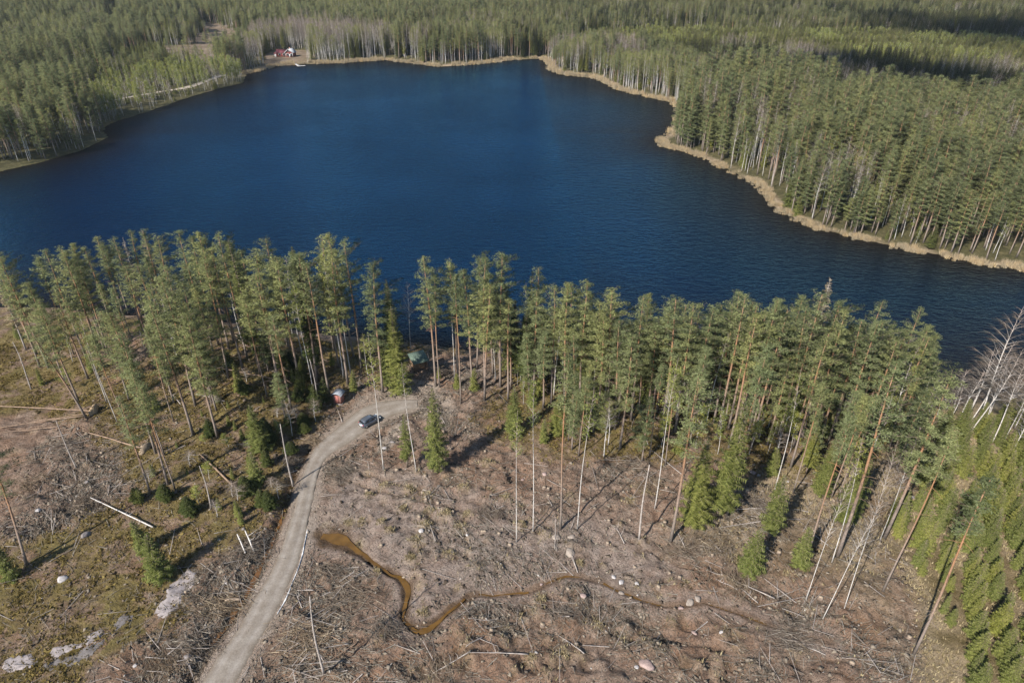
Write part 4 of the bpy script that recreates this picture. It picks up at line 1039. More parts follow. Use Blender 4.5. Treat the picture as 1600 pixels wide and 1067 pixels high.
# ------------------------------------------------------------------ the forest round the lake
ZONES = [   # name, outline in pixels of the foot, spacing, mixture (kind, weight, least and greatest height)
    ('clear', None, 19.0, [('young', 4, 1.5, 4), ('youngbirch', 2, 5, 9), ('pine', .5, 12, 17), ('bare', .7, 7, 12)]),
    ('plant', [(165, 120), (200, 124), (300, 106), (300, 96), (270, 76), (215, 82), (190, 94)], 2.9, [('young', 10, 5, 8.5), ('spruce', 1, 9, 12)]),
    ('birches', [(165, 200), (232, 178), (302, 154), (352, 140), (388, 130), (392, 117), (335, 112), (240, 124), (160, 136), (120, 158)], 3.4, [('youngbirch', 10, 11, 15.5), ('bare', .8, 10, 14), ('young', .5, 3, 5)]),
    ('headland', [(338, 142), (392, 132), (392, 112), (372, 98), (340, 104)], 3.6, [('bare', 4, 13, 19), ('darkspruce', 3, 14, 20), ('pine', 4, 17, 22)]),
    ('leftpines', [(-400, 420), (0, 275), (62, 260), (134, 240), (168, 208), (160, 190), (118, 160), (70, 145), (0, 145), (-200, 160), (-500, 240)], 3.9, [('pine', 8, 19, 26), ('lowpine', 3, 14, 21), ('bare', .8, 15, 21), ('birch', .8, 15, 20), ('spruce', 1.4, 14, 22)]),
    ('farbare', [(384, 118), (430, 106), (600, 98), (622, 98), (612, 72), (560, 62), (470, 62), (400, 70), (380, 90)], 3.2, [('bare', 9, 15, 23), ('birch', 1.6, 15, 20), ('spruce', .8, 10, 18)]),
    ('farmid', [(600, 98), (640, 101), (690, 107), (850, 96), (850, 60), (740, 50), (612, 60)], 3.4, [('spruce', 4, 15, 23), ('pine', 3, 16, 23), ('birch', 3, 14, 20), ('bare', 2.6, 13, 21), ('darkspruce', 2, 15, 23)]),
    ('bayshore', [(848, 98), (875, 122), (935, 130), (1010, 158), (1062, 178), (1080, 150), (1085, 118), (1040, 98), (930, 92), (860, 80)], 3.1, [('birch', 4, 15, 21), ('pine', 4, 16, 22), ('bare', 4.4, 14, 21), ('spruce', 1.3, 12, 19)]),
    ('rightpines', [(1050, 176), (1050, 245), (1090, 246), (1140, 274), (1190, 300), (1220, 340), (1330, 385), (1600, 430), (2200, 520), (2300, 300), (1700, 205), (1600, 212), (1400, 214), (1290, 208), (1270, 176), (1150, 160), (1080, 150)], 3.3,
     [('young', .5, 3, 8), ('youngbirch', .5, 6, 11), ('pine', 9, 18, 27), ('lowpine', 5, 12, 22), ('bare', 1.5, 14, 23), ('birch', 1.6, 13, 21), ('spruce', 1.5, 8, 20), ('dying', .35, 18, 23)]),
    ('behind1', [(1275, 182), (1295, 212), (1450, 216), (1700, 215), (2300, 300), (2300, 260), (1700, 176), (1450, 166), (1300, 160)], 3.4, [('spruce', 8, 10, 16), ('pine', 1, 12, 17), ('birch', 1, 10, 14)]),
    ('darkband', [(1060, 128), (1090, 148), (1275, 180), (1300, 160), (1450, 166), (1700, 178), (2300, 262), (2300, 210), (1700, 140), (1450, 130), (1250, 110), (1090, 98)], 3.1, [('darkspruce', 6, 12, 18), ('spruce', 2, 11, 17), ('bare', 1.6, 14, 20)]),  # dark spruces chosen to give the band the tone of cloud shade
    ('yellow', [(880, 92), (1060, 112), (1090, 98), (1250, 110), (1450, 130), (1700, 140), (2300, 210), (2300, 110), (1700, 72), (1400, 68), (1200, 58), (1100, 60), (900, 62)], 2.9, [('young', 10, 7, 11), ('spruce', 2, 10, 15), ('youngbirch', 1.6, 9, 13)]),
    ('darkband2', [(1350, 66), (1700, 74), (2300, 112), (2300, 84), (1700, 48), (1340, 44)], 4.2, [('darkspruce', 9, 17, 23), ('bare', 1, 14, 19)]),  # second shaded band, its dark tone again put in by dark spruces
    ('backright', [(860, 80), (900, 62), (1100, 60), (1340, 66), (1340, 44), (1700, 48), (2300, 80), (2600, -30), (850, -30)], 4.6, [('young', 3, 8, 11), ('spruce', 6, 12, 19), ('birch', 2.4, 12, 17), ('darkspruce', 1.6, 15, 21), ('pine', 2, 15, 19), ('bare', 1.2, 12, 17)]),
    ('lime', [(-700, 90), (60, 78), (130, 60), (100, 0), (110, -30), (-700, -30)], 4.4, [('birch', 7, 14, 20), ('pine', 4, 17, 22), ('darkspruce', 2.5, 16, 22), ('spruce', 2, 15, 20), ('youngbirch', 1.5, 12, 15)]),
    ('backleft', [(-700, 300), (180, 190), (420, 90), (900, 90), (870, -30), (-700, -30)], 4.4, [('pine', 6, 16, 22), ('spruce', 2.5, 12, 20), ('birch', 3.4, 13, 19), ('darkspruce', 2.5, 15, 21), ('bare', 1.2, 12, 18)]),
]
PROTO = bpy.data.collections.new('forest_kinds')
PIDX = {}
for key in ('bare', 'birch', 'darkspruce', 'dying', 'lowpine', 'pine', 'spruce', 'young', 'youngbirch'):
    K = KIND[key]; tm_, cm_ = K['mats']
    for vi in range(min(5, len(K['v']))):
        _, _, t, c = K['v'][vi]
        mb = MB(); mb.V = list(t.V); mb.F = list(t.F); mb.M = list(t.M); mb.n = t.n
        mb.V += c.V; mb.F += [f + t.n for f in c.F]; mb.M += [q + 1 for q in c.M]; mb.n += c.n
        nm = 'kind_%02d' % len(PROTO.objects)
        o = obj(nm, mb.mesh(nm, [M[tm_]] + [M[q] for q in cm_]), coll=PROTO)
        PIDX.setdefault(key, []).append(len(PROTO.objects) - 1)

zp = [(nm, None if pl is None else gpoly(pl), sp, mx) for nm, pl, sp, mx in ZONES]
taken = None
pts = []
step = 2.4
gx_ = np.arange(-1150, 1150, step); gy_ = np.arange(140, 1330, step)
X, Y = np.meshgrid(gx_, gy_, indexing='ij')
X = X + (rng.random(X.shape) - .5) * step * 1.0; Y = Y + (rng.random(X.shape) - .5) * step * 1.0
X = X.ravel(); Y = Y.ravel()
keep = (np.abs(X) < 0.83 * Y + 40)
X, Y = X[keep], Y[keep]
s = sdf(X, Y, LAKE)
far_side = (s < -.8 - reed_w(X, Y) * (.45 + .7 * vnoise(X, Y, 8, 72)))
npoly = gpoly([(-400, 520), (0, 478), (560, 529), (1000, 585), (1440, 615), (1600, 590), (1700, 545), (2300, 535), (2300, 2000), (-400, 2000)])
far_side &= ~inside(X, Y, npoly)
X, Y, s = X[far_side], Y[far_side], s[far_side]
zone = np.full(len(X), -1)
fc = np.zeros(len(X), bool)
for p in FAR_CLEAR: fc |= sdf(X, Y, p) + vnoise(X, Y, 18, 8) * 14 > 0
zone[fc] = 0
for zi, (nm, pl, sp, mx) in enumerate(zp):
    if pl is None: continue
    w = vnoise(X, Y, 22, 14 + zi) * (5 if nm in ('plant', 'birches', 'headland') else 16)
    m = (zone < 0) & (sdf(X, Y, pl) + w > 0)
    zone[m] = zi
d, _ = seg_dist(X, Y, TRACK); zone[(d < 3.5)] = -1
sp = np.array([z[2] for z in zp] + [99.0])[zone]
thin = rng.random(len(X)) < np.minimum(1, (step / sp) ** 2)
dense = vnoise(X, Y, 11, 33)                     # small gaps in the canopy
ok = (zone >= 0) & thin & ((dense > -0.34) | (zone == 0))
nocot = gpoly([(424, 80), (482, 78), (480, 102), (424, 104)])
ok &= ~inside(X, Y, nocot)
X, Y, s, zone = X[ok], Y[ok], s[ok], zone[ok]
kinds = np.empty(len(X), object); Hs = np.zeros(len(X))
patch = vnoise(X, Y, 30, 40)
for zi, (nm, pl, sp_, mx) in enumerate(zp):
    m = np.where(zone == zi)[0]
    if not len(m): continue
    w = np.array([q[1] for q in mx], float); 
    # the mixture shifts from patch to patch
    ph = np.arange(len(mx)) * 1.7
    W = w[None, :] * np.exp(1.9 * np.sin(patch[m][:, None] * 9 + ph[None, :]))
    if nm in ('rightpines', 'leftpines'):
        sh = s[m] > -12
        for qi, q in enumerate(mx):
            if q[0] in ('birch', 'lowpine', 'young', 'youngbirch'): W[sh, qi] *= 3.0
    W /= W.sum(1)[:, None]
    r = rng.random(len(m)); c = (W.cumsum(1) < r[:, None]).sum(1).clip(0, len(mx) - 1)
    for qi, q in enumerate(mx):
        mm = m[c == qi]; kinds[mm] = q[0]; Hs[mm] = q[2] + (q[3] - q[2]) * rng.random(len(mm))
Hs = Hs * (1 + .5 * vnoise(X, Y, 55, 41) + .25 * vnoise(X, Y, 17, 42))
Zf = ground_z(X, Y)
PX, PY = proj(X, Y, Zf + Hs * .8)
vis = (PX > -60) & (PX < 1660) & (PY > -40)
X, Y, s, zone, kinds, Hs, Zf, PX, PY = [q[vis] for q in (X, Y, s, zone, kinds, Hs, Zf, PX, PY)]
print('FOREST', len(X), {k: int((kinds == k).sum()) for k in set(kinds)})

# the largest in view are trees of their own
LIMIT = dict(pine_tree=298, spruce_tree=170, birch_tree=190, bare_tree=200, young_spruce=298, dead_tree=40, young_birch=150)
size = Hs / np.hypot(X, Y) * np.where(s > -14, 1.6, 1.0)
single = np.zeros(len(X), bool); s = s + reed_w(X, Y)
for i in np.argsort(-size):
    nm = NAME[kinds[i]]
    if kinds[i] == 'young' and Hs[i] / Y[i] < .004: continue
    if kinds[i] == 'darkspruce' and Y[i] > 500: continue
    if COUNT.get(nm, 0) >= LIMIT[nm] or not (-10 < PX[i] < 1610 and PY[i] > 5): continue
    # at the far side only the rows by the water show from foot to tip
    if s[i] < -45: continue
    single[i] = True
    zn = zp[zone[i]][0]
    front = 'at the water edge' if s[i] > -10 else ('some rows back' if s[i] > -24 else 'deep inside')
    place = {'leftpines': 'in the dark wood on the far left bank', 'birches': 'in the pale green plantation before the track', 'headland': 'on the headland by the cottage bay', 'farbare': 'in the grove near the red cottage', 'farmid': 'in the forest at the head of the lake',
             'bayshore': 'in the wood along the reedy bay', 'rightpines': 'in the pine forest across the narrows' if PX[i] > 1230 else 'in the pine forest behind the reedy point', 'clear': 'on the far clearing'}.get(zn, 'in the forest beyond the lake')
    kn = {'lowpine': 'bushy pine', 'pine': 'pine', 'spruce': 'spruce', 'darkspruce': 'dark spruce', 'birch': 'leafing birch', 'bare': 'bare pale birch', 'youngbirch': 'slender young birch', 'young': 'young spruce', 'dying': 'dying grey spruce'}[kinds[i]]
    ok_var = rng.integers(min(5, len(KIND[kinds[i]]['v'])))
    tree(kinds[i], X[i], Y[i], Hs[i], f'{kn} {front} {place}', {'pine_tree': 'pines of the far banks', 'spruce_tree': 'spruces of the far banks', 'birch_tree': 'leafing birches of the far banks', 'bare_tree': 'bare birches of the far banks', 'young_birch': 'young birches of the far bank', 'young_spruce': 'young spruces of the far bank', 'dead_tree': 'dead trees of the far banks'}[nm], var=int(ok_var))
print('ALL', COUNT)

def scatter_object(name, P, index, scale, rot, coll, label):
    """ONE object of stuff: copies of the kinds in coll on the points P"""
    me = make_mesh(name, P, [np.zeros((0, 3), np.int32)])
    n = len(P)
    for nm, typ, key, dat in (('pick', 'INT', 'value', np.asarray(index, np.int32)), ('size', 'FLOAT_VECTOR', 'vector', np.asarray(scale, np.float32).ravel()), ('turn', 'FLOAT_VECTOR', 'vector', np.asarray(rot, np.float32).ravel())):
        a = me.attributes.new(nm, typ, 'POINT'); a.data.foreach_set(key, dat)
    o = obj(name, me)
    ng = bpy.data.node_groups.new(name, 'GeometryNodeTree')
    ng.interface.new_socket('Geometry', in_out='INPUT', socket_type='NodeSocketGeometry')
    ng.interface.new_socket('Geometry', in_out='OUTPUT', socket_type='NodeSocketGeometry')
    N = ng.nodes; Lk = ng.links
    gi = N.new('NodeGroupInput'); go = N.new('NodeGroupOutput')
    ip = N.new('GeometryNodeInstanceOnPoints'); ci = N.new('GeometryNodeCollectionInfo')
    ci.inputs['Collection'].default_value = coll; ci.inputs['Separate Children'].default_value = True; ci.inputs['Reset Children'].default_value = True
    def na(nm, typ):
        q = N.new('GeometryNodeInputNamedAttribute'); q.data_type = typ; q.inputs['Name'].default_value = nm; return q.outputs['Attribute']
    ip.inputs['Pick Instance'].default_value = True
    Lk.new(gi.outputs[0], ip.inputs['Points']); Lk.new(ci.outputs[0], ip.inputs['Instance'])
    Lk.new(na('pick', 'INT'), ip.inputs['Instance Index'])
    Lk.new(na('turn', 'FLOAT_VECTOR'), ip.inputs['Rotation']); Lk.new(na('size', 'FLOAT_VECTOR'), ip.inputs['Scale'])
    Lk.new(ip.outputs[0], go.inputs[0])
    md = o.modifiers.new('scatter', 'NODES'); md.node_group = ng
    return tag(o, label, kind='stuff')
r = ~single
X, Y, Hs, Zf, kinds = X[r], Y[r], Hs[r], Zf[r], kinds[r]
n = len(X)
pick = np.array([PIDX[k][rng.integers(len(PIDX[k]))] for k in kinds])
s_ = np.array([H / KIND[k]['H'] for H, k in zip(Hs, kinds)])
w_ = np.where(kinds == 'young', s_, s_ * .5 + .5) * (.9 + .3 * rng.random(n)) * (1 + .25 * sst(400, 900, Y))
scatter_object('forest', np.c_[X, Y, Zf - .1], pick, np.c_[w_, w_, s_], np.c_[rng.normal(size=n) * .02, rng.normal(size=n) * .02, rng.random(n) * 6.28], PROTO, 'unbroken pine, spruce and birch forest stretching away from the lake')
# ------------------------------------------------------------------ ground cover: sticks, clods, dry grass, moss and bilberry, reeds
def rand_pts(n, x0, x1, y0, y1, dens):
    X = rng.uniform(x0, x1, n * 6); Y = rng.uniform(y0, y1, n * 6)
    k = rng.random(n * 6) < dens(X, Y)
    return X[k][:n], Y[k][:n]
def in_view(X, Y, m=40):
    px, py = proj(X, Y, 2.0)
    return (px > -m) & (px < 1600 + m) & (py < 1067 + m)
CL = clear * sst(0.2, 1.2, -road_sd) * sst(1.2, 2.0, st_d / np.maximum(st_w, .8) + .4)
def d_clear(X, Y):
    n1 = vnoise(X, Y, 7, 50) + .6 * vnoise(X, Y, 2.6, 51)
    return np.clip(grid_val(CL, X, Y) * (0.12 + 1.5 * np.clip(n1 + .08, 0, 1)) * (1 - .45 * grid_val(pale, X, Y)) + .8 * grid_val(slashL, X, Y) * grid_val(CL, X, Y) + grid_val(moss, X, Y) * .07 * (grid_val(road_sd, X, Y) < -1), 0, 1) * in_view(X, Y)

def sticks(name, n, Lr, Rr, label, m, lift=0.04):
    X, Y = rand_pts(n, -85, 85, 48, 125, d_clear)
    n = len(X)
    flow = vnoise(X, Y, 12, 52) * 7 + rng.normal(size=n) * 0.7
    L = Lr[0] + (Lr[1] - Lr[0]) * rng.random(n) ** 2.6; R = Rr[0] + (Rr[1] - Rr[0]) * rng.random(n) ** 2
    dx, dy = np.cos(flow) * L / 2, np.sin(flow) * L / 2
    za = ground_z(X - dx, Y - dy) + R + lift * rng.random(n); zb = ground_z(X + dx, Y + dy) + R + lift * rng.random(n) * 5
    zm = ground_z(X, Y) + R * .5
    up = np.maximum(0, zm - (za + zb) / 2); za += up; zb += up
    Pa = np.stack([X - dx, Y - dy, za], -1); Pb = np.stack([X + dx, Y + dy, zb], -1)
    nx_, ny_ = -np.sin(flow), np.cos(flow)
    V = np.zeros((n, 6, 3))
    for k in range(3):
        a = k * 2 * PI / 3
        off = np.stack([nx_ * np.cos(a), ny_ * np.cos(a), np.full(n, math.sin(a))], -1)
        V[:, k] = Pa + off * R[:, None]; V[:, 3 + k] = Pb + off * R[:, None] * .5
    b = np.arange(n)[:, None] * 6
    Q = np.concatenate([b + np.array([[k, (k + 1) % 3, 3 + (k + 1) % 3, 3 + k]]) for k in range(3)])
    return tag(obj(name, make_mesh(name, V.reshape(-1, 3), [Q], [m])), label, kind='stuff')
sticks('logging_debris', 42000, (0.3, 2.2), (0.018, 0.05), 'grey sticks and branches left strewn over the clear-cut', M['stick'])
sticks('branch_litter', 520, (2.5, 7.0), (0.035, 0.085), 'long pale thin poles and tops lying about the clear-cut', M['greybark'], .12)

def blobs(name, n, rr, flat, dens, m, label, sink=.3):
    X, Y = rand_pts(n, -85, 85, 48, 125, dens); n = len(X)
    R = rr[0] + (rr[1] - rr[0]) * rng.random(n) ** 3
    base = np.array([[1, 0, 0], [0, 1, 0], [-1, 0, 0], [0, -1, 0], [0, 0, 1], [0, 0, -1]], float)
    V = base[None] * (0.5 + .9 * rng.random((n, 6, 1))) + rng.normal(size=(n, 6, 3)) * .3
    a = rng.random(n) * 6.3; c, s_ = np.cos(a)[:, None], np.sin(a)[:, None]
    V = np.stack([V[..., 0] * c - V[..., 1] * s_, V[..., 0] * s_ + V[..., 1] * c, V[..., 2] * flat], -1) * R[:, None, None]
    V += np.stack([X, Y, ground_z(X, Y) + R * flat * (1 - 2 * sink) * .5], -1)[:, None]
    b = np.arange(n)[:, None] * 6
    T = np.concatenate([b + np.array([q]) for q in ([0, 1, 4], [1, 2, 4], [2, 3, 4], [3, 0, 4], [1, 0, 5], [2, 1, 5], [3, 2, 5], [0, 3, 5])])
    return tag(obj(name, make_mesh(name, V.reshape(-1, 3), [T], [m])), label, kind='stuff')
blobs('soil_clods', 26000, (0.06, 0.36), .6, d_clear, M['clod'], 'dark overturned clods of soil and roots on the clear-cut')
blobs('bank_clods', 2600, (0.06, 0.34), .7, lambda X, Y: np.clip(sst(2.6, 1.0, grid_val(st_d, X, Y) / np.maximum(grid_val(st_w, X, Y), .55)) * sst(.42, .75, grid_val(st_d, X, Y) / np.maximum(grid_val(st_w, X, Y), .55)), 0, 1), M['clod'], 'crumbled clods along the banks of the stream')
M['stone'] = foliage('small stones', (0.13, 0.105, 0.09), (0.27, 0.23, 0.21), (0.46, 0.41, 0.38), 0.0)
blobs('small_stones', 1500, (0.05, 0.22), .7, lambda X, Y: d_clear(X, Y) * .7 + .3 * grid_val(pale, X, Y) + .5 * grid_val(spill, X, Y), M['stone'], 'small pale stones scattered in the bare soil')
blobs('road_gravel', 1500, (0.04, 0.14), .7, lambda X, Y: np.where((grid_val(road_sd, X, Y) > -2.2) & (grid_val(road_sd, X, Y) < .5), .8, 0) + grid_val(spill, X, Y), M['stone'], 'loose gravel and stones along the road verge')

def tufts(name, P, h, r, k, m, label, lean=.5, width=.055):
    """blades of grass in tufts of k"""
    n = len(P)
    a = rng.random((n, k)) * 6.28; q = r[:, None] * rng.random((n, k)) ** .6
    bx = P[:, 0][:, None] + np.cos(a) * q * .5; by = P[:, 1][:, None] + np.sin(a) * q * .5
    hh = h[:, None] * (.6 + .6 * rng.random((n, k)))
    tx = bx + np.cos(a) * (q * .6 + hh * lean * rng.random((n, k))); ty = by + np.sin(a) * (q * .6 + hh * lean * rng.random((n, k)))
    z0 = P[:, 2][:, None] + 0 * a
    w = width * (.6 + .8 * rng.random((n, k))); nx_, ny_ = -np.sin(a + rng.normal(size=(n, k)) * .8), np.cos(a)
    T = np.stack([np.stack([bx - nx_ * w, by - ny_ * w, z0 - .03], -1), np.stack([bx + nx_ * w, by + ny_ * w, z0 - .03], -1), np.stack([tx, ty, z0 + hh], -1)], -2)
    V = T.reshape(-1, 3)
    return tag(obj(name, make_mesh(name, V, [np.arange(len(V)).reshape(-1, 3)], [m])), label, kind='stuff')
def pts3(X, Y): return np.c_[X, Y, ground_z(X, Y)]
# straw hummocks on the clearing and the yellow grass at its right edge
H_PX = [(763, 724), (725, 764), (698, 804), (670, 798), (630, 794), (576, 773), (565, 814), (596, 818), (665, 821), (720, 823), (816, 818), (668, 774), (610, 831), (650, 844), (643, 874), (701, 864), (730, 801), (660, 958), (830, 1028), (936, 974), (880, 1021), (845, 935), (560, 850), (545, 815), (590, 890), (1180, 880), (1230, 900), (1150, 870), (905, 880), (600, 760), (640, 765), (985, 780), (1010, 770), (790, 775)]
hx, hy = ground(np.array([p[0] for p in H_PX]), np.array([p[1] for p in H_PX]))
X = (hx[:, None] + rng.normal(size=(len(hx), 45)) * (.25 + .35 * rng.random((len(hx), 1)))).ravel(); Y = (hy[:, None] + rng.normal(size=(len(hx), 45)) * (.2 + .3 * rng.random((len(hx), 1)))).ravel()
X2, Y2 = rand_pts(9000, -20, 85, 48, 130, lambda X, Y: (grid_val(straw, X, Y) * .9 + grid_val(grassR, X, Y) * .25) * in_view(X, Y) * (grid_val(SD, X, Y) > 1))
X3, Y3 = rand_pts(2500, -85, 85, 48, 125, lambda X, Y: d_clear(X, Y) * sst(.05, .3, vnoise(X, Y, 5, 60)))
P = np.concatenate([pts3(X, Y), pts3(X2, Y2), pts3(X3, Y3)])
hh = np.concatenate([np.full(len(X), .22), .25 + .35 * rng.random(len(X2)), np.full(len(X3), .25)])
tufts('dry_grass', P, hh, np.full(len(P), .32), 5, M['straw'], 'straw-coloured dry grass in tufts on the clearing and its edge')
# moss, bilberry and heather
X, Y = rand_pts(34000, -130, 110, 48, 135, lambda X, Y: grid_val(moss, X, Y) * (grid_val(road_sd, X, Y) < -.8) * (.15 + 1.3 * np.clip(vnoise(X, Y, 4, 61) + vnoise(X, Y, 1.5, 62) * .7 + .15, 0, 1)) * in_view(X, Y))
mb = MB()
n = len(X); kk = 5
a = rng.normal(size=(n, kk, 3)); b = rng.normal(size=(n, kk, 3)); a[..., 2] = np.abs(a[..., 2]) * .5; b[..., 2] = np.abs(b[..., 2]) * .6
r_ = (.10 + .20 * rng.random((n, 1, 1)) ** 2)
c = pts3(X, Y)[:, None] + rng.normal(size=(n, kk, 3)) * r_ * np.array([.9, .9, .15])
T = np.stack([c - a * r_ * .4, c + a * r_ * .6 + [0, 0, .05], c + b * r_ * .8 + [0, 0, .08]], -2)
mb.tris(T, 0)
tag(obj('undergrowth', mb.mesh('undergrowth', [M['moss']])), 'brown-green moss, bilberry and heather under the pines', kind='stuff')

# reeds and pale sedge round the lake
def reed_clump(seed, h, k):
    g = np.random.default_rng(seed); mb = MB()
    a = g.random(k) * 6.28; q = .55 * g.random(k) ** .5; H_ = h * (.6 + .5 * g.random(k))
    bx, by = np.cos(a) * q, np.sin(a) * q; a2 = g.random(k) * 6.28
    T = np.stack([np.stack([bx - np.cos(a2) * .05, by - np.sin(a2) * .05, -.1 + 0 * a], -1), np.stack([bx + np.cos(a2) * .05, by + np.sin(a2) * .05, -.1 + 0 * a], -1), np.stack([bx + g.normal(size=k) * .25, by + g.normal(size=k) * .25, H_], -1)], 1)
    mb.tris(T, 0); return mb
RC = bpy.data.collections.new('reed_kinds')
for i in range(4):
    obj('reed_%d' % i, reed_clump(i, 1.25, 34).mesh('reed_%d' % i, [M['reed']]), coll=RC)
P = []
Lp = np.array(LAKE + [LAKE[0]])
OUT = -np.sign(np.sum(Lp[:-1, 0] * Lp[1:, 1] - Lp[1:, 0] * Lp[:-1, 1]))
for (ax, ay), (bx, by) in zip(Lp[:-1], Lp[1:]):
    L = math.hypot(bx - ax, by - ay); d = np.array([bx - ax, by - ay]) / max(L, 1e-6); nrm = np.array([-d[1], d[0]]) * OUT
    mx_, my_ = (ax + bx) / 2, (ay + by) / 2
    px, py = proj(mx_, my_, 0)
    if not (-60 < px < 1660): continue
    w = float(reed_w(np.array(mx_), np.array(my_)))
    if w <= 0.3: continue
    m = int(L * (w + 2) * (2.2 if my_ < 330 else .8))
    t = rng.random(m); o = rng.uniform(-3.2, w, m)
    cand = np.array([ax, ay]) + d * (t * L)[:, None] + nrm * o[:, None]
    P.append(cand)
P = np.concatenate(P)
s = -sdf(P[:, 0], P[:, 1], LAKE); w = reed_w(P[:, 0], P[:, 1]); nz = vnoise(P[:, 0], P[:, 1], 6, 70) + vnoise(P[:, 0], P[:, 1], 2, 71) * .5
k = (s > -.9 + nz * 2.4 - 2.6 * rng.random(len(s)) ** 3) & (s < w * (.75 + nz * 1.3)) & (vnoise(P[:, 0], P[:, 1], 4.5, 73) > -.14); P = P[k]
Zr = np.maximum(ground_z(P[:, 0], P[:, 1]), -.1)
n = len(P); sz = .75 + .5 * rng.random((n, 1)); sz = np.where(P[:, 1:] > 330, sz * 1.6, sz)
scatter_object('reeds', np.c_[P, Zr], rng.integers(0, 4, n), sz * np.array([[1.1, 1.1, 1.0]]), np.c_[np.zeros((n, 2)), rng.random(n) * 6.28], RC, 'straw-coloured reeds and sedge lining the lake shore')
print('REEDS', n)

# ------------------------------------------------------------------ boulders and bare rock
def rock_mat(name, c):
    m, nt, b = mat(name, .9, .15)
    f = noise(nt, 1.6, 6, .7); g = noise(nt, 9, 3, .7)
    col = ramp(nt, f, [(.3, tuple(q * .55 for q in c)), (.5, c), (.75, tuple(min(.85, q * 1.3) for q in c))])
    nt.links.new(mix(nt, 1.0, col, ramp(nt, g, [(.3, (.7, .7, .7)), (.7, (1.2, 1.2, 1.2))]), 'MULTIPLY'), b.inputs['Base Color'])
    bump(nt, b, g, .06, .8); return m
ROCK = dict(grey=rock_mat('grey granite', (.20, .175, .162)), white=rock_mat('pale granite', (.36, .33, .312)), pink=rock_mat('pink granite', (.28, .205, .18)), tan=rock_mat('sandy rock', (.26, .215, .178)))
import bmesh
def ico(sub=2):
    bm = bmesh.new(); bmesh.ops.create_icosphere(bm, subdivisions=sub, radius=1)
    V = np.array([v.co[:] for v in bm.verts]); F_ = np.array([[v.index for v in f.verts] for f in bm.faces]); bm.free(); return V, F_
ICO = ico(2)
def boulder(px, py, w, kind_, label, flat=.62, ar=1.3):
    V, F_ = ICO
    g = rng
    off = g.normal(size=(12, 3)); off /= np.linalg.norm(off, axis=1)[:, None]
    r = np.ones(len(V))
    for o in off:                         # chipped faces
        h = .62 + .26 * g.random(); dd = V @ o; r = np.minimum(r, np.where(dd > h, h / np.maximum(dd, 1e-3), 1))
    r *= 1 + .07 * g.normal(size=len(V))
    w = w * .56; flat = flat * .85
    P = V * r[:, None] * np.array([ar, 1, flat]) * w / 2
    x, y = ground(px, py); x, y = float(x), float(y)
    o = obj('boulder', make_mesh('boulder', P, [F_], [ROCK[kind_]], smooth=False), None, (x, y, float(ground_z(x, y)) + w * .07))
    o.rotation_euler = (g.normal() * .1, g.normal() * .1, g.random() * 6.28)
    return tag(o, label, 'boulder', 'boulders on the clear-cut')
for a_ in [(1011, 1037, 3.1, 'pink', 'largest rounded pinkish boulder at the lower edge of the clear-cut'), (995, 1039, 1.1, 'white', 'small white stone leaning on the largest boulder'), (851, 741, 1.7, 'pink', 'round grey-pink boulder under the stand edge'), (817, 744, 1.1, 'pink', 'small reddish boulder left of the round grey-pink one'),
           (658, 832, 1.5, 'white', 'bright white boulder among straw hummocks by the pool'), (731, 835, 1.1, 'white', 'small bright white stone in the middle of the bare soil'), (869, 838, 2.2, 'tan', 'sandy boulder at the foot of the birch poles, left one'), (893, 839, 2.2, 'tan', 'sandy boulder at the foot of the birch poles, right one'),
           (891, 864, 2.9, 'tan', 'broad flat sandy boulder below the birch poles'), (959, 900, 1.4, 'white', 'white stone above the stream, first of the white trio'), (971, 909, 1.5, 'white', 'white stone touching the stream bank, middle of the white trio'), (995, 913, 1.1, 'white', 'white stone beyond the stream bank, last of the white trio'),
           (972, 925, 1.6, 'tan', 'flat pale stone lying in the stream'), (911, 935, 1.6, 'pink', 'pink boulder just below the stream'), (846, 911, .9, 'pink', 'small pink stone at the stream crossing'), (945, 664, 1.7, 'white', 'whitish boulder in the grass at the stand edge'), (99, 907, 2.3, 'white', 'white flat boulder on the mossy slope'),
           (62, 803, 1.9, 'white', 'pale boulder in the shaded bare ground at the left'), (1064, 949, 1.3, 'pink', 'pinkish stone at the far end of the stream'), (1078, 941, 2.0, 'tan', 'long sandy boulder at the far end of the stream'), (1090, 935, 1.8, 'tan', 'second sandy boulder at the far end of the stream'),
           (1441, 796, 3.0, 'grey', 'grey rock at the edge of the young plantation'), (1449, 801, 2.2, 'grey', 'smaller grey rock beside the plantation edge'), (1425, 775, 1.8, 'grey', 'grey stone above the plantation edge rock'), (1176, 738, 2.0, 'pink', 'pinkish stone in the shade of the big open spruces'), (1186, 741, 1.4, 'white', 'pale stone in the shade of the big open spruces'), (1230, 753, 1.0, 'white', 'small white stone behind the ragged sparse spruce'),
           (137, 757, 1.4, 'grey', 'greyish boulder near the uprooted stump pit'), (135, 838, 2.4, 'grey', 'half-buried grey boulder by the dark brush'), (380, 826, 1.1, 'grey', 'small boulder near the roadside ditch'), (355, 910, 1.2, 'white', 'pale stone in the slash by the ditch'), (295, 1030, 1.4, 'grey', 'grey stone beside the road at the lower edge'), (213, 1043, .9, 'white', 'small white stone in the brown heath'),
           (1085, 985, 1.2, 'pink', 'pale pink stone under the leaning birches'), (1126, 992, 1.0, 'white', 'whitish stone in the churned brown soil'), (838, 1019, .8, 'white', 'small white stone near the lower edge'), (706, 863, 1.2, 'tan', 'tan stone on the pale soil'), (612, 692, 1.9, 'grey', 'grey boulder on the stony spill beside the road'), (625, 681, 1.7, 'pink', 'pink boulder at the top of the stony spill'), (601, 703, 1.5, 'white', 'white boulder low on the stony spill')]:
    boulder(*a_)
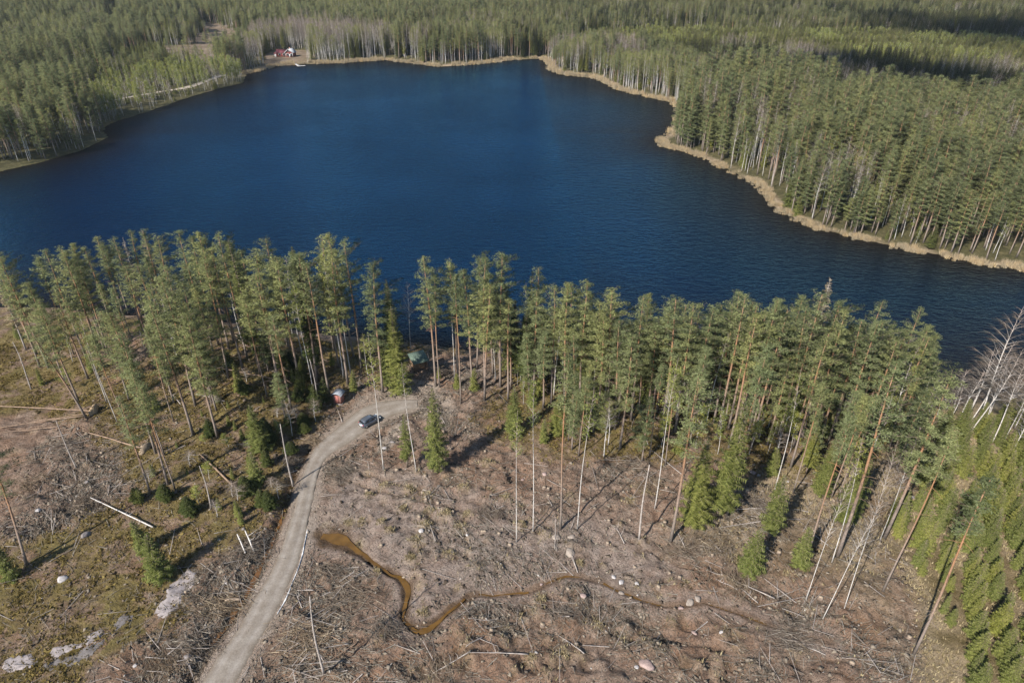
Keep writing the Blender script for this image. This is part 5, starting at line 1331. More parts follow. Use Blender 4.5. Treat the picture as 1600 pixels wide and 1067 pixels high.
def slab(name, pts, m, label, hgt=.10):
    G = gpoly(pts); A_ = np.array(G); lo, hi = A_.min(0) - .5, A_.max(0) + .5
    xs = np.arange(lo[0], hi[0], .16); ys = np.arange(lo[1], hi[1], .16)
    X, Y = np.meshgrid(xs, ys, indexing='ij')
    d = sdf(X, Y, G) + vnoise(X, Y, 1.1, 95) * 1.1 + vnoise(X, Y, .45, 96) * .5
    Zs = ground_z(X, Y) + np.minimum(hgt, d * .25) + .10 * vnoise(X, Y, .8, 97) * (d > .1) + .05 * vnoise(X, Y, .3, 98)
    ix = np.arange(X.size).reshape(X.shape)
    F4 = np.stack([ix[:-1, :-1], ix[1:, :-1], ix[1:, 1:], ix[:-1, 1:]], -1).reshape(-1, 4)
    ok = (d[:-1, :-1] > -.1).ravel() & (d[1:, 1:] > -.1).ravel() & (d[1:, :-1] > -.1).ravel() & (d[:-1, 1:] > -.1).ravel()
    F4 = F4[ok]; u, inv = np.unique(F4, return_inverse=True)
    V = np.stack([X, Y, Zs], -1).reshape(-1, 3)[u]
    o = obj(name, make_mesh(name, V, [inv.reshape(-1, 4)], [m]))
    return tag(o, label, 'bare rock', 'bare rock on the mossy slope')
pale_rock = rock_mat('pale bedrock', (.26, .225, .213)); grey_shade_rock = rock_mat('grey and shaded bedrock', (.13, .115, .107))
slab('rock_outcrop', [(2, 1040), (8, 1024), (28, 1019), (52, 1020), (56, 1032), (40, 1040), (20, 1044)], pale_rock, 'pale bare rock patch at the outer end of the mossy slope')
slab('rock_outcrop', [(70, 1022), (80, 1012), (110, 1006), (140, 996), (162, 986), (172, 992), (150, 1008), (115, 1018), (85, 1030)], pale_rock, 'long pale rock edge on the mossy slope')
slab('rock_outcrop', [(72, 1036), (90, 1030), (118, 1020), (152, 1010), (170, 1000), (168, 1010), (140, 1030), (110, 1044), (80, 1046)], grey_shade_rock, 'rock face painted dark grey for shade below the long pale rock edge')  # dark material stands in for shade on the lower face
slab('rock_outcrop', [(177, 978), (190, 968), (212, 960), (216, 968), (198, 980), (182, 986)], grey_shade_rock, 'small dark grey rock between the two pale patches')
slab('rock_outcrop', [(240, 958), (252, 938), (270, 912), (295, 892), (312, 892), (306, 908), (296, 925), (285, 945), (268, 965), (250, 965)], pale_rock, 'broad pale grey rock patch below the dark young spruce')
# narrow white strip along the road edge
strip = gpoly([(480, 826), (476, 846), (472, 866), (466, 886), (458, 906), (452, 922), (445, 938), (433, 959)])
pz = refine(strip, 50); tz = np.gradient(pz, axis=0); tz /= np.hypot(tz[:, 0], tz[:, 1])[:, None]; nz = np.stack([-tz[:, 1], tz[:, 0]], -1) * (.06 + .10 * rng.random((50, 1)) * (.4 + vnoise(pz[:, 0], pz[:, 1], 2.0, 80)[:, None] * 2).clip(0, 1))
V = np.concatenate([np.c_[pz + nz, 2.02 + .06 * rng.random(50)], np.c_[pz, 2.16 + .05 * rng.random(50)], np.c_[pz - nz, 2.0 + .06 * rng.random(50)]]); i = np.arange(49)
tag(obj('cloth_strip', make_mesh('cloth_strip', V, [np.stack([i, i + 50, i + 51, i + 1], -1), np.stack([i + 50, i + 100, i + 101, i + 51], -1)], [simple('white cloth', (.6, .59, .57), .8, .2, .08)])), 'narrow white cloth strip showing along the road edge', 'cloth strip')

# ------------------------------------------------------------------ fallen trunks
def log(pts, r0, r1, m, label, stubs=6, root=False, lift=.15, zs=None):
    x0, y0 = [float(q) for q in ground(*pts[0])]; x1, y1 = [float(q) for q in ground(*pts[1])]
    n = 9; t = np.linspace(0, 1, n)
    X = x0 + (x1 - x0) * t; Y = y0 + (y1 - y0) * t
    bend = rng.normal() * .02 * math.hypot(x1 - x0, y1 - y0)
    X = X + np.sin(t * PI) * bend * (y1 - y0) / 20; Y = Y - np.sin(t * PI) * bend * (x1 - x0) / 20
    R = r0 + (r1 - r0) * t
    g = ground_z(X, Y); Zl = np.maximum(np.linspace(g[0], g[-1], n), g * .6 + .4 * np.linspace(g[0], g[-1], n)) + R + lift
    if zs: Zl = Zl + np.linspace(zs[0], zs[1], n)
    o = thing('fallen_log', (X[0], Y[0], g[0]), label, 'fallen trunk', 'fallen trunks')
    O = np.array([X[0], Y[0], g[0]]); P = np.stack([X, Y, Zl], -1) - O
    R = R * .72
    mb = MB(); mb.tube(P, R, 8, 0); obj('trunk', mb.mesh('trunk', [m], True), o)
    if stubs:
        d = (P[-1] - P[0]); d /= np.linalg.norm(d)
        for q in range(stubs):
            s_ = .25 + .73 * rng.random(); p = np.array([np.interp(s_, t, P[:, k]) for k in range(3)])
            v = rng.normal(size=3); v[2] = abs(v[2]); v -= d * (v @ d) * .6; v /= np.linalg.norm(v)
            L = .5 + 1.5 * rng.random()
            b = MB(); b.tube([p, p + v * L * .5, p + v * L + d * .2], [.04, .028, .01], 4, 0); obj('branch', b.mesh('branch', [m]), o)
    if root:
        b = MB(); d = (P[0] - P[-1]); d /= np.linalg.norm(d); V_, F_ = ICO
        W = V_ * (1 + .22 * rng.normal(size=(len(V_), 1)))
        side = np.cross(d, [0, 0, 1]); side /= np.linalg.norm(side)
        Q = P[0] + d * .25 + (W[:, :1] * d * .4 + W[:, 1:2] * side * 1.25 + W[:, 2:] * np.array([0, 0, 1.15]))
        b.add(Q, F_, 0)
        for q in range(9):
            a = rng.random() * 6.28; v = side * math.cos(a) + np.array([0, 0, 1]) * math.sin(a)
            b.tube([P[0] + v * .5, P[0] + v * 1.3 + d * .3, P[0] + v * (1.7 + .5 * rng.random()) + d * .1], [.09, .05, .015], 4, 0)
        obj('root_plate', b.mesh('root_plate', [M['clod']]), o)
    return o
logbark = simple('fallen pine bark', (.21, .145, .10), .9, .1, .35, 2.0); palelog = simple('barkless trunk', (.29, .22, .16), .85, .15, .25, 2.0)
log([(148, 648), (-6, 636)], .22, .13, logbark, 'long fallen pine trunk pointing at the left edge from the stump pit', 4, True)
log([(146, 651), (60, 655)], .15, .07, logbark, 'thin fallen trunk just below the long one at the stump pit', 5)
log([(133, 657), (0, 670)], .17, .08, logbark, 'fallen thin trunk slanting towards the left edge, third from the top', 6)
log([(100, 668), (-5, 676)], .13, .06, logbark, 'lowest thin fallen trunk of the left group', 4)
log([(228, 707), (130, 676)], .24, .12, logbark, 'uprooted pine trunk lying across the bare ground of the left stand', 8, True)
log([(465, 598), (360, 523)], .26, .13, palelog, 'long orange-pale fallen trunk lying across the dark mossy knoll', 6, False, .5)
log([(433, 598), (330, 576)], .20, .10, logbark, 'fallen reddish trunk low on the mossy knoll', 5, False, .3)
log([(352, 631), (305, 615)], .14, .07, M['greybark'], 'grey fallen pole behind the front pines of the knoll', 5, False, .2)
log([(283, 633), (264, 612)], .11, .05, M['greybark'], 'short grey broken pole between the pines of the left stand', 4, False, .4)
log([(386, 545), (360, 525)], .14, .06, palelog, 'pale broken top beside the long fallen trunk on the knoll', 8, False, .6)
log([(240, 826), (143, 781)], .17, .09, M['birchbark'], 'white fallen birch trunk on the mossy slope', 5, False, .2)
log([(365, 761), (312, 711)], .25, .14, logbark, 'short thick fallen pine trunk beside the near pines', 5, False, .25)
log([(375, 934), (352, 938)], .28, .22, palelog, 'cut pale log lying in the slash beside the ditch', 0)
log([(397, 862), (386, 840)], .16, .12, M['birchbark'], 'white birch pole standing out of the slash by the ditch, lower one', 2, False, .05, (0, 1.6))
log([(384, 866), (374, 846)], .16, .12, M['birchbark'], 'white birch pole standing out of the slash by the ditch, upper one', 2, False, .05, (0, 1.4))
log([(263, 1025), (292, 1008)], .12, .06, M['greybark'], 'grey stick lying in the slash near the lower road edge', 4)
for a_, b_, lab in [((487, 1012), (452, 1057), 'pale cut pole on the brush heap right of the road, longest'), ((489, 1000), (456, 1040), 'pale cut pole on the brush heap right of the road, upper'), ((470, 1002), (444, 1022), 'short cut pole on the brush heap right of the road'), ((532, 1002), (503, 985), 'dark pole beside the standing pale dead pole'), ((545, 1003), (507, 1013), 'grey pole lying behind the standing pale dead pole'), ((472, 950), (463, 927), 'short broken pale pole beside the road'), ((490, 921), (464, 922), 'thin pale branch lying at the road edge'),
                   ((735, 1028), (676, 1052), 'long pale brush pole at the lower edge of the clear-cut'), ((825, 1022), (732, 1029), 'long thin grey pole at the lower edge of the clear-cut'), ((755, 996), (728, 1018), 'grey forked branch on the churned soil'), ((913, 1020), (872, 990), 'thin grey branch slanting below the stream'), ((890, 968), (868, 968), 'short pale log below the stream'), ((1185, 939), (1155, 920), 'pale fallen birch pole at the outer brush heap, right'), ((1210, 935), (1108, 895), 'long pale fallen birch pole through the outer brush heap'),
                   ((1152, 925), (1118, 906), 'short white pole in the outer brush heap'), ((1290, 1022), (1250, 1007), 'pale stick on the brown soil near the lower edge'), ((1068, 747), (1018, 700), 'long thin grey pole lying below the mossy edge'), ((1030, 762), (995, 742), 'pale branch pile beside the bright white birch'), ((660, 764), (690, 775), 'pale twig pole behind the pool'), ((788, 788), (760, 800), 'light branch heap on the clearing'), ((975, 852), (962, 826), 'white debarked branch near the crooked dead pole'), ((1070, 858), (1058, 836), 'grey broken branches at the foot of the tall pine'),
                   ((1268, 798), (1240, 797), 'short fallen pole beneath the red-stemmed pine'), ((1190, 800), (1140, 798), 'grey fallen pole beneath the big open spruces'), ((690, 555), (640, 575), 'fallen grey pole beside the green roof'), ((750, 580), (705, 590), 'grey pole on the stony heap of the open ground'), ((560, 1000), (505, 1040), 'dark charred-looking pole by the standing pale dead pole')]:
    log([a_, b_], .11, .04, M['greybark'] if 'dark' not in lab else logbark, lab, 3, False, .12)
def brush(px, py, r, n, label, h=.7, az=None):
    x, y = [float(q) for q in ground(px, py)]
    z = float(ground_z(x, y)); a0 = rng.random() * 6.28 if az is None else az
    a = a0 + rng.normal(size=n) * .7; L = .6 + 2.2 * rng.random(n); R_ = .014 + .03 * rng.random(n) ** 2
    c = np.c_[rng.normal(size=n) * r * .5, rng.normal(size=n) * r * .32, np.zeros(n)]
    g = ground_z(x + c[:, 0], y + c[:, 1]) - z
    c[:, 2] = g + h * np.exp(-(c[:, 0] ** 2 + c[:, 1] ** 2) / (r * .6) ** 2) * rng.random(n) + .05
    d = np.stack([np.cos(a), np.sin(a), rng.normal(size=n) * .22], -1) * L[:, None] / 2
    s_ = np.stack([-np.sin(a), np.cos(a), 0 * a], -1) * R_[:, None]; u = np.array([0, 0, 1.0]) * R_[:, None] * 1.4
    V = np.stack([c - d - s_, c - d + s_, c - d + u, c + d - s_ * .4, c + d + s_ * .4, c + d + u * .4], 1)
    b = np.arange(n)[:, None] * 6
    Q = np.concatenate([b + np.array([q]) for q in ([0, 1, 4, 3], [1, 2, 5, 4], [2, 0, 3, 5])])
    k = rng.random(len(Q)) < .35
    me = make_mesh('brush_pile', V.reshape(-1, 3), [Q], [M['deadtwig'], M['stick']], [np.tile((rng.random(n) < .3).astype(np.int32), 3)])
    o = obj('brush_pile', me, None, (x, y, z)); o['kind'] = 'thing'
    return tag(o, label, 'brush pile', 'brush piles on the clear-cut')
for a_ in [(478, 1000, 4.5, 420, 'big pale brush heap right of the road near the standing pale pole'), (555, 930, 4.5, 420, 'dark brush heap beside the stream bend'), (600, 985, 3.5, 260, 'loose brush heap below the stream bend'), (520, 890, 3.0, 220, 'brush along the road edge above the standing pale pole'), (1065, 862, 4.0, 320, 'dark twig heap below the grey-footed tall pine'), (1150, 915, 4.5, 380, 'outer brush heap with long birch poles'), (985, 722, 3.0, 240, 'dark twiggy heap at the top of the crooked dead pole'),
           (1010, 760, 3.0, 220, 'pale branch heap beside the bright white birch'), (770, 800, 3.0, 220, 'low branch heap on the upper clearing'), (540, 740, 3.0, 240, 'root and brush heap beside the road bend'), (1180, 790, 3.2, 240, 'brush under the big open spruces'), (1120, 850, 3.5, 240, 'thin brush at the foot of the ragged sparse spruce'), (690, 1045, 3.5, 260, 'pale brush with long poles at the lower edge'), (880, 960, 3.0, 200, 'thin brush below the stream'), (1230, 1000, 4.0, 300, 'dark wet brush at the end of the stream'),
           (355, 945, 4.0, 360, 'dense brush beside the rusty roadside ditch'), (395, 860, 3.5, 320, 'brush heap around the white birch poles by the ditch'), (300, 1010, 4.0, 340, 'dense brush near the lower road edge'), (255, 1040, 3.5, 240, 'loose brush at the lower left road side'), (100, 700, 3.5, 260, 'brush in the bare ground near the fallen trunks'), (130, 790, 3.5, 260, 'dark brush at the lower rim of the bare ground'), (50, 760, 3.5, 240, 'brush at the left end of the bare ground'), (485, 690, 2.5, 220, 'dark brush bank between the road and the bushy spruce'), (455, 720, 2.5, 220, 'dark brush along the ditch below the bushy spruce'), (690, 585, 2.6, 200, 'dark heap of branches on the open ground'), (730, 600, 2.6, 200, 'stony brush heap right of the open ground')]:
    brush(*a_)
SM = []
cut_top = simple('cut wood', (.27, .21, .15), .85, .1, .15, 8)
for q in range(3):
    mb = MB(); r0 = .20 + .05 * q; a = np.arange(9) * 2 * PI / 9; rr = r0 * (1 + .12 * rng.normal(size=9))
    V = np.concatenate([np.stack([np.cos(a) * rr * 1.5, np.sin(a) * rr * 1.5, 0 * a - .15], -1), np.stack([np.cos(a) * rr * 1.1, np.sin(a) * rr * 1.1, 0 * a + .12], -1), np.stack([np.cos(a) * rr, np.sin(a) * rr, .36 + .03 * rng.normal(size=9)], -1), [[0, 0, .37]]])
    i_ = np.arange(9); j_ = (i_ + 1) % 9
    mb.add(V, np.concatenate([np.stack([k + i_, k + j_, k + 9 + j_, k + 9 + i_], -1) for k in (0, 9)]), 0)
    mb.F.append(np.stack([18 + i_, 18 + j_, 27 + 0 * i_], -1)); mb.M.append(1)
    SM.append(mb.mesh('tree_stump', [M['sprucebark'], cut_top]))
sx__, sy__ = rand_pts(64, -75, 70, 52, 112, lambda X, Y: grid_val(CL, X, Y) * in_view(X, Y, -20) * (grid_val(st_d, X, Y) > 2) * (grid_val(road_sd, X, Y) < -2) * .9)
for x, y in zip(sx__, sy__):
    o = obj('tree_stump', SM[rng.integers(3)], None, (x, y, float(ground_z(x, y)))); o.rotation_euler = (0, 0, rng.random() * 6.28)
    px, py = [float(q) for q in proj(x, y, 2.0)]
    tag(o, 'low cut stump with pale top on the ' + ('bare ground left of the road' if px < 330 else 'brown lower clear-cut below the stream' if py > 935 else 'upper clear-cut above the stream'), 'stump', 'cut stumps')
# the standing pale dead pole by the road
by_base('snag', 507, 1056, 928, 'pale barkless dead pole standing on the brush heap right of the road', topx=487, var=0)
# ------------------------------------------------------------------ the parked car
def paint(name, col, rough=.35, metal=.6):
    m, nt, b = mat(name, rough, .5); b.inputs['Base Color'].default_value = (*col, 1); b.inputs['Metallic'].default_value = metal
    b.inputs['Coat Weight'].default_value = .5
    return m
car_paint = paint('grey car paint', (.14, .155, .18)); glass = paint('dark car glass', (.012, .015, .018), .06, 0)
tyre_m = simple('tyre rubber', (.03, .03, .03), .9, .1, .2); rim_m = paint('wheel rim', (.45, .46, .48), .35, .9)
trim_m = simple('black plastic', (.025, .025, .027), .6, .3, .2); lamp_r = paint('red lamp', (.35, .02, .02), .2, 0); lamp_w = paint('clear lamp', (.75, .77, .8), .15, 0)
plate_m = simple('number plate', (.75, .75, .73), .5, .3, .05); silver_m = paint('silver lower tailgate', (.42, .44, .47), .3, .6)

def loft(mb, st, m, prof):
    """st: list of (x, y half, z0, z1, crown inset); prof: ring of (y, z) in 0..1 terms"""
    rings = []
    for x, hw, z0, z1, ins in st:
        rings.append([[x, hw * (py if pz < .6 else py * ins), z0 + (z1 - z0) * pz] for py, pz in prof])
    V = np.array(rings); n, k = V.shape[:2]
    i = np.arange(n - 1)[:, None] * k; j = np.arange(k)[None, :]; j2 = (j + 1) % k
    mb.add(V.reshape(-1, 3), np.stack([i + j, i + j2, i + k + j2, i + k + j], -1).reshape(-1, 4), m)
    c = [[0] + [q] + [q + 1] for q in range(1, k - 1)]
    mb.F.append(np.array([[a + mb.n - n * k for a in t[::-1]] for t in c])); mb.M.append(m)
    mb.F.append(np.array([[a + mb.n - k for a in t] for t in c])); mb.M.append(m)
cx0, cy0 = [float(q) for q in ground(578, 661)]
car = thing('parked_car', (cx0, cy0, 2.11), 'dark grey hatchback car with silvery tailgate parked on the gravel road', 'car', None, math.radians(46))
PROF = [(-.90, 0), (.90, 0), (1, .22), (1, .62), (.93, .92), (.70, 1), (-.70, 1), (-.93, .92), (-1, .62), (-1, .22)]
mb = MB(); loft(mb, [(-2.02, .74, .42, .80, .92), (-1.96, .80, .30, .94, .94), (-1.5, .87, .22, 1.0, .95), (-.4, .88, .20, .98, .95), (.7, .88, .20, .97, .95), (1.2, .86, .21, .93, .93), (1.72, .80, .24, .82, .9), (1.98, .70, .32, .70, .88), (2.05, .60, .40, .60, .86)], 0, PROF)
obj('body', mb.mesh('body', [car_paint], True), car)
mb = MB(); loft(mb, [(-1.88, .70, .90, 1.00, .9), (-1.62, .76, .92, 1.40, .80), (-1.25, .78, .93, 1.50, .78), (-.4, .79, .93, 1.535, .78), (.25, .78, .93, 1.50, .77), (.62, .76, .92, 1.32, .80), (1.12, .72, .88, .96, .92)], 0, PROF)
obj('cabin', mb.mesh('cabin', [car_paint], True), car)
def quadpart(nm, pts, m, par, th=.012):
    P = np.array(pts, float); n = np.cross(P[1] - P[0], P[2] - P[0]); n /= np.linalg.norm(n)
    k = len(P); b = MB()
    b.add(np.vstack([P + n * th, P - n * th * 2]), [[(q) for q in range(k)]] if k == 4 else [[0, 1, 2]], 0)
    b.F.append(np.array([[q + k, q, (q + 1) % k, (q + 1) % k + k][::-1] for q in range(k)])); b.M.append(0)
    return obj(nm, b.mesh(nm, [m]), par)
for sg in (-1, 1):
    o_ = [1, -1][sg > 0]
    def side(p): return [(x, sg * y, z) for x, y, z in (p if sg < 0 else p[::-1])]
    quadpart('side_window', side([(-1.50, .775, 1.03), (-.55, .795, 1.03), (-.58, .665, 1.43), (-1.38, .655, 1.38)]), glass, car, .03)
    quadpart('side_window', side([(-.47, .795, 1.03), (.78, .775, 1.02), (.38, .665, 1.36), (-.50, .665, 1.43)]), glass, car, .03)
    quadpart('roof_rail', side([(-1.3, .60, 1.53), (.2, .60, 1.53), (.2, .57, 1.56), (-1.3, .57, 1.56)]), trim_m, car, .015)
    b = MB(); b.box(.62, .82, sg * .86 - (.0 if sg > 0 else .16), sg * .86 + (.16 if sg > 0 else 0), .96, 1.10); obj('wing_mirror', b.mesh('wing_mirror', [car_paint]), car)
    quadpart('headlight', [(1.93, sg * .70, .56), (2.03, sg * .45, .56), (1.98, sg * .45, .68), (1.86, sg * .72, .70)][::sg], lamp_w, car, .03)
    quadpart('tail_light', [(-2.00, sg * .60, .78), (-1.93, sg * .80, .78), (-1.90, sg * .78, .96), (-1.96, sg * .60, .96)][::-sg], lamp_r, car, .03)
    quadpart('door_handle', side([(-.95, .885, .84), (-.75, .885, .84), (-.75, .885, .88), (-.95, .885, .88)]), trim_m, car, .02)
    for wx in (-1.25, 1.28):
        w = MB(); a = np.arange(20) * 2 * PI / 20
        w.tube([(wx, sg * .70, .33), (wx, sg * .73, .33), (wx, sg * .88, .33), (wx, sg * .91, .33)], [.28, .33, .33, .29], 20, 0)
        wo = obj('wheel', w.mesh('wheel', [tyre_m], True), car)
        w = MB(); w.tube([(wx, sg * .86, .33), (wx, sg * .917, .33)], [.21, .20], 12, 0); obj('rim', w.mesh('rim', [rim_m]), wo)
quadpart('windscreen', [(.70, -.66, 1.30), (1.12, -.68, .99), (1.12, .68, .99), (.70, .66, 1.30)], glass, car, .03)
quadpart('rear_window', [(-1.64, .60, 1.36), (-1.86, .64, 1.05), (-1.86, -.64, 1.05), (-1.64, -.60, 1.36)], glass, car, .035)
quadpart('tailgate', [(-1.985, .62, .92), (-2.06, .62, .55), (-2.06, -.62, .55), (-1.985, -.62, .92)], silver_m, car, .02)
quadpart('number_plate', [(-2.09, .26, .74), (-2.10, .26, .62), (-2.10, -.26, .62), (-2.09, -.26, .74)], plate_m, car, .012)
quadpart('bumper', [(-2.04, .74, .46), (-2.0, .74, .32), (-2.0, -.74, .32), (-2.04, -.74, .46)], trim_m, car, .02)

# ------------------------------------------------------------------ red hut with an arched roof, shelter with a green roof
def planks(par, name, n, x0, x1, f, m, prop=None):
    """n boards side by side, each an object; f(a, b) gives the corner list of one board"""
    first = None
    for q in range(n):
        a = x0 + (x1 - x0) * q / n; b = x0 + (x1 - x0) * (q + 1) / n
        mb = MB(); mb.box(*f(a, b, q)); obj(name, mb.mesh(name, [m]), par)
redwood = simple('red painted boards', (.22, .105, .085), .85, .15, .22, 2.5); greyroof = simple('grey sheet roof', (.20, .21, .23), .6, .4, .12, 2)
hx_, hy_ = [float(q) for q in ground(529, 632)]
hut = thing('red_hut', (hx_, hy_ + .8, float(ground_z(hx_, hy_ + .8)) - .05), 'little red boarded hut with arched grey roof beside the road', 'hut', None, math.radians(-14))
fl = MB(); fl.box(-.82, .82, -.75, .75, -.3, .12); obj('base', fl.mesh('base', [M['greybark']]), hut)
for sg, nm in ((-1, 'front_wall'), (1, 'back_wall')):
    w = MB(); w.box(-.76, .76, sg * .70 - .03, sg * .70 + .03, .12, 2.0); wo = obj(nm, w.mesh(nm, [redwood]), hut)
    planks(wo, 'board', 8, -.78, .78, lambda a, b, q, sg=sg: (a + .01, b - .01, *sorted((sg * .732, sg * (.755 + .006 * (q % 3)))), .12, 2.02), redwood)
for sg in (-1, 1):
    w = MB(); w.box(sg * .76 - .03, sg * .76 + .03, -.70, .70, .12, 2.0); wo = obj('side_wall', w.mesh('side_wall', [redwood]), hut)
    planks(wo, 'board', 7, -.70, .70, lambda a, b, q, sg=sg: (*sorted((sg * .792, sg * (.815 + .006 * (q % 3)))), a + .01, b - .01, .12, 2.0), redwood)
d = MB(); d.box(-.34, .34, -.80, -.765, .16, 1.86); do = obj('door', d.mesh('door', [simple('dull red door', (.30, .11, .09), .8, .2, .2, 3)]), hut)
h = MB(); h.box(.22, .27, -.83, -.80, 1.0, 1.12); obj('handle', h.mesh('handle', [trim_m]), do)
rf = MB(); A_ = np.linspace(0.12, PI - 0.12, 13)
ro = np.stack([np.cos(A_) * 1.02, np.sin(A_) * .62 + 1.88], -1); ri = np.stack([np.cos(A_) * .97, np.sin(A_) * .57 + 1.88], -1)
V = np.concatenate([np.c_[ro[:, 0], np.full(13, -1.0), ro[:, 1]], np.c_[ro[:, 0], np.full(13, 1.0), ro[:, 1]], np.c_[ri[:, 0], np.full(13, -1.0), ri[:, 1]], np.c_[ri[:, 0], np.full(13, 1.0), ri[:, 1]]])
i = np.arange(12)
rf.add(V, np.concatenate([np.stack([i, i + 1, i + 14, i + 13], -1), np.stack([i + 26, i + 39, i + 40, i + 27], -1), np.stack([i, i + 26, i + 27, i + 1], -1), np.stack([i + 13, i + 14, i + 40, i + 39], -1)]), 0)
r_ = obj('roof', rf.mesh('roof', [greyroof], True), hut)
for q in range(7):
    a = A_[0] + (A_[-1] - A_[0]) * (q + .5) / 7; s = MB(); s.tube([(math.cos(a) * 1.03, -1.01, math.sin(a) * .63 + 1.88), (math.cos(a) * 1.03, 1.01, math.sin(a) * .63 + 1.88)], [.02, .02], 5, 0); obj('seam', s.mesh('seam', [greyroof]), r_)

greenroof = simple('green sheet roof', (.095, .13, .10), .7, .3, .12, 1.5); brownwood = simple('brown timber', (.17, .11, .07), .9, .1, .3, 3)
sx_, sy_ = [float(q) for q in ground(655, 576)]
sh = thing('lean_to_shelter', (sx_, sy_, float(ground_z(sx_, sy_))), 'open timber shelter with pale green sloping roof under the tall pines', 'shelter', None, math.radians(28))
for x in (-1.7, 1.7):
    for y, hh in ((-1.5, 1.9), (1.5, 2.75)):
        p_ = MB(); p_.tube([(x, y, -.4), (x, y, hh)], [.09, .08], 8, 0); obj('post', p_.mesh('post', [brownwood]), sh)
for k_ in range(7):
    b = MB(); b.tube([(-1.8, -1.5, .15 + k_ * .24), (1.8, -1.5, .15 + k_ * .24)], [.115, .115], 7, 0); obj('log', b.mesh('log', [brownwood]), sh)
for sg in (-1, 1):
    for k_ in range(6):
        b = MB(); b.tube([(sg * 1.72, -1.35, .15 + k_ * .24), (sg * 1.72, 1.1, .15 + k_ * .24)], [.11, .11], 7, 0); obj('log', b.mesh('log', [brownwood]), sh)
r_ = obj('roof', None, sh)
sh.scale = (.82, .82, .9)
sl = (2.85 - 1.95) / 3.9
b = MB(); b.add([(x, y, 1.98 + (y + 1.9) * sl + t) for t in (0, .05) for y in (-2.1, 2.0) for x in (-2.15, 2.15)], [[0, 2, 3, 1], [4, 5, 7, 6], [0, 1, 5, 4], [1, 3, 7, 5], [3, 2, 6, 7], [2, 0, 4, 6]], 0)
bpy.data.objects.remove(r_); r_ = obj('roof', b.mesh('roof', [greenroof]), sh)
for q in range(9):
    x = -2.0 + 4.0 * q / 8; b = MB(); b.tube([(x, -2.1, 2.045 + (-.2) * sl), (x, 2.0, 2.045 + 3.9 * sl)], [.025, .025], 5, 0); obj('seam', b.mesh('seam', [greenroof]), r_)
b = MB(); b.box(-1.5, 1.5, -1.2, -.5, .3, .42); obj('bench', b.mesh('bench', [brownwood]), sh)

# ------------------------------------------------------------------ the red cottage, shed and jetty on the far shore
cred = simple('red cottage boards', (.13, .034, .028), .85, .15, .15, 1); cwhite = simple('white trim', (.40, .39, .38), .7, .2, .05); croof = simple('dark red roof', (.11, .03, .035), .7, .2, .15, 1); croof2 = simple('pale grey roof', (.34, .35, .36), .7, .3, .1, 1)
def prism(mb, x0, x1, y0, y1, z0, zr, th, axis_='x', over=.4, m=0):
    """two roof slopes meeting in a ridge"""
    if axis_ == 'x':
        ym = (y0 + y1) / 2
        for a in (y0 - over, y1 + over):
            s_ = (zr - z0) / (ym - y0); za = zr - s_ * abs(a - ym)
            mb.add([(x, y, z + t) for t in (0, th) for (y, z) in ((a, za), (ym, zr)) for x in (x0 - over, x1 + over)], [[0, 2, 3, 1], [4, 5, 7, 6], [0, 1, 5, 4], [1, 3, 7, 5], [3, 2, 6, 7], [2, 0, 4, 6]], m)
    else:
        xm = (x0 + x1) / 2
        for a in (x0 - over, x1 + over):
            s_ = (zr - z0) / (xm - x0); za = zr - s_ * abs(a - xm)
            mb.add([(x, y, z + t) for t in (0, th) for (x, z) in ((a, za), (xm, zr)) for y in (y0 - over, y1 + over)], [[0, 2, 3, 1], [4, 5, 7, 6], [0, 1, 5, 4], [1, 3, 7, 5], [3, 2, 6, 7], [2, 0, 4, 6]], m)
kx, ky = [float(q) for q in ground(450, 90)]
kz = float(ground_z(kx, ky + 3))
cot = thing('red_cottage', (kx, ky + 4, kz), 'red cottage with white-edged gable and dark red side wing on the far shore', 'cottage', None, math.radians(-6))
b = MB(); b.box(-9.5, -1.5, -1.8, 2.8, -1, 3.0); obj('wing_wall', b.mesh('wing_wall', [cred]), cot)
b = MB(); prism(b, -9.5, -1.9, -1.8, 2.8, 3.0, 4.9, .14, 'x'); obj('wing_roof', b.mesh('wing_roof', [croof]), cot)
b = MB(); b.box(-1.5, 4.2, -3.4, 3.4, -1, 3.3); b.add([(-1.5, -3.4, 3.3), (4.2, -3.4, 3.3), (1.35, -3.4, 5.6), (-1.5, 3.4, 3.3), (4.2, 3.4, 3.3), (1.35, 3.4, 5.6)], [[0, 1, 2], [5, 4, 3]], 0); obj('gable_wall', b.mesh('gable_wall', [cred]), cot)
b = MB(); prism(b, -1.5, 4.2, -3.4, 3.4, 3.3, 5.6, .14, 'y', .6); ro_ = obj('gable_roof', b.mesh('gable_roof', [croof2]), cot)
b = MB(); b.box(.2, .9, 1.2, 1.9, 4.6, 6.4); obj('chimney', b.mesh('chimney', [simple('chimney brick', (.30, .17, .13), .9, .1, .2, 3)]), ro_)
for xa, xb, za, zb in ((-2.2, 1.35, 2.75, 5.62), (4.9, 1.35, 2.75, 5.62)):
    b = MB(); b.add([(xa, y, za + t) for t in (0, .5) for y in (-4.12, -4.02)] + [(xb, y, zb + t) for t in (0, .5) for y in (-4.12, -4.02)], [[0, 4, 6, 2], [1, 3, 7, 5], [0, 1, 5, 4], [2, 6, 7, 3], [0, 2, 3, 1], [4, 5, 7, 6]], 0); obj('bargeboard', b.mesh('bargeboard', [cwhite]), cot)
for x0 in (-1.5, 3.95):
    b = MB(); b.box(x0 - .02, x0 + .27, -3.46, -3.405, 0, 3.3); obj('corner_board', b.mesh('corner_board', [cwhite]), cot)
b = MB(); b.box(-9.75, -9.52, -1.85, 2.85, 0, 3.6); obj('wing_gable', b.mesh('wing_gable', [cwhite]), cot)
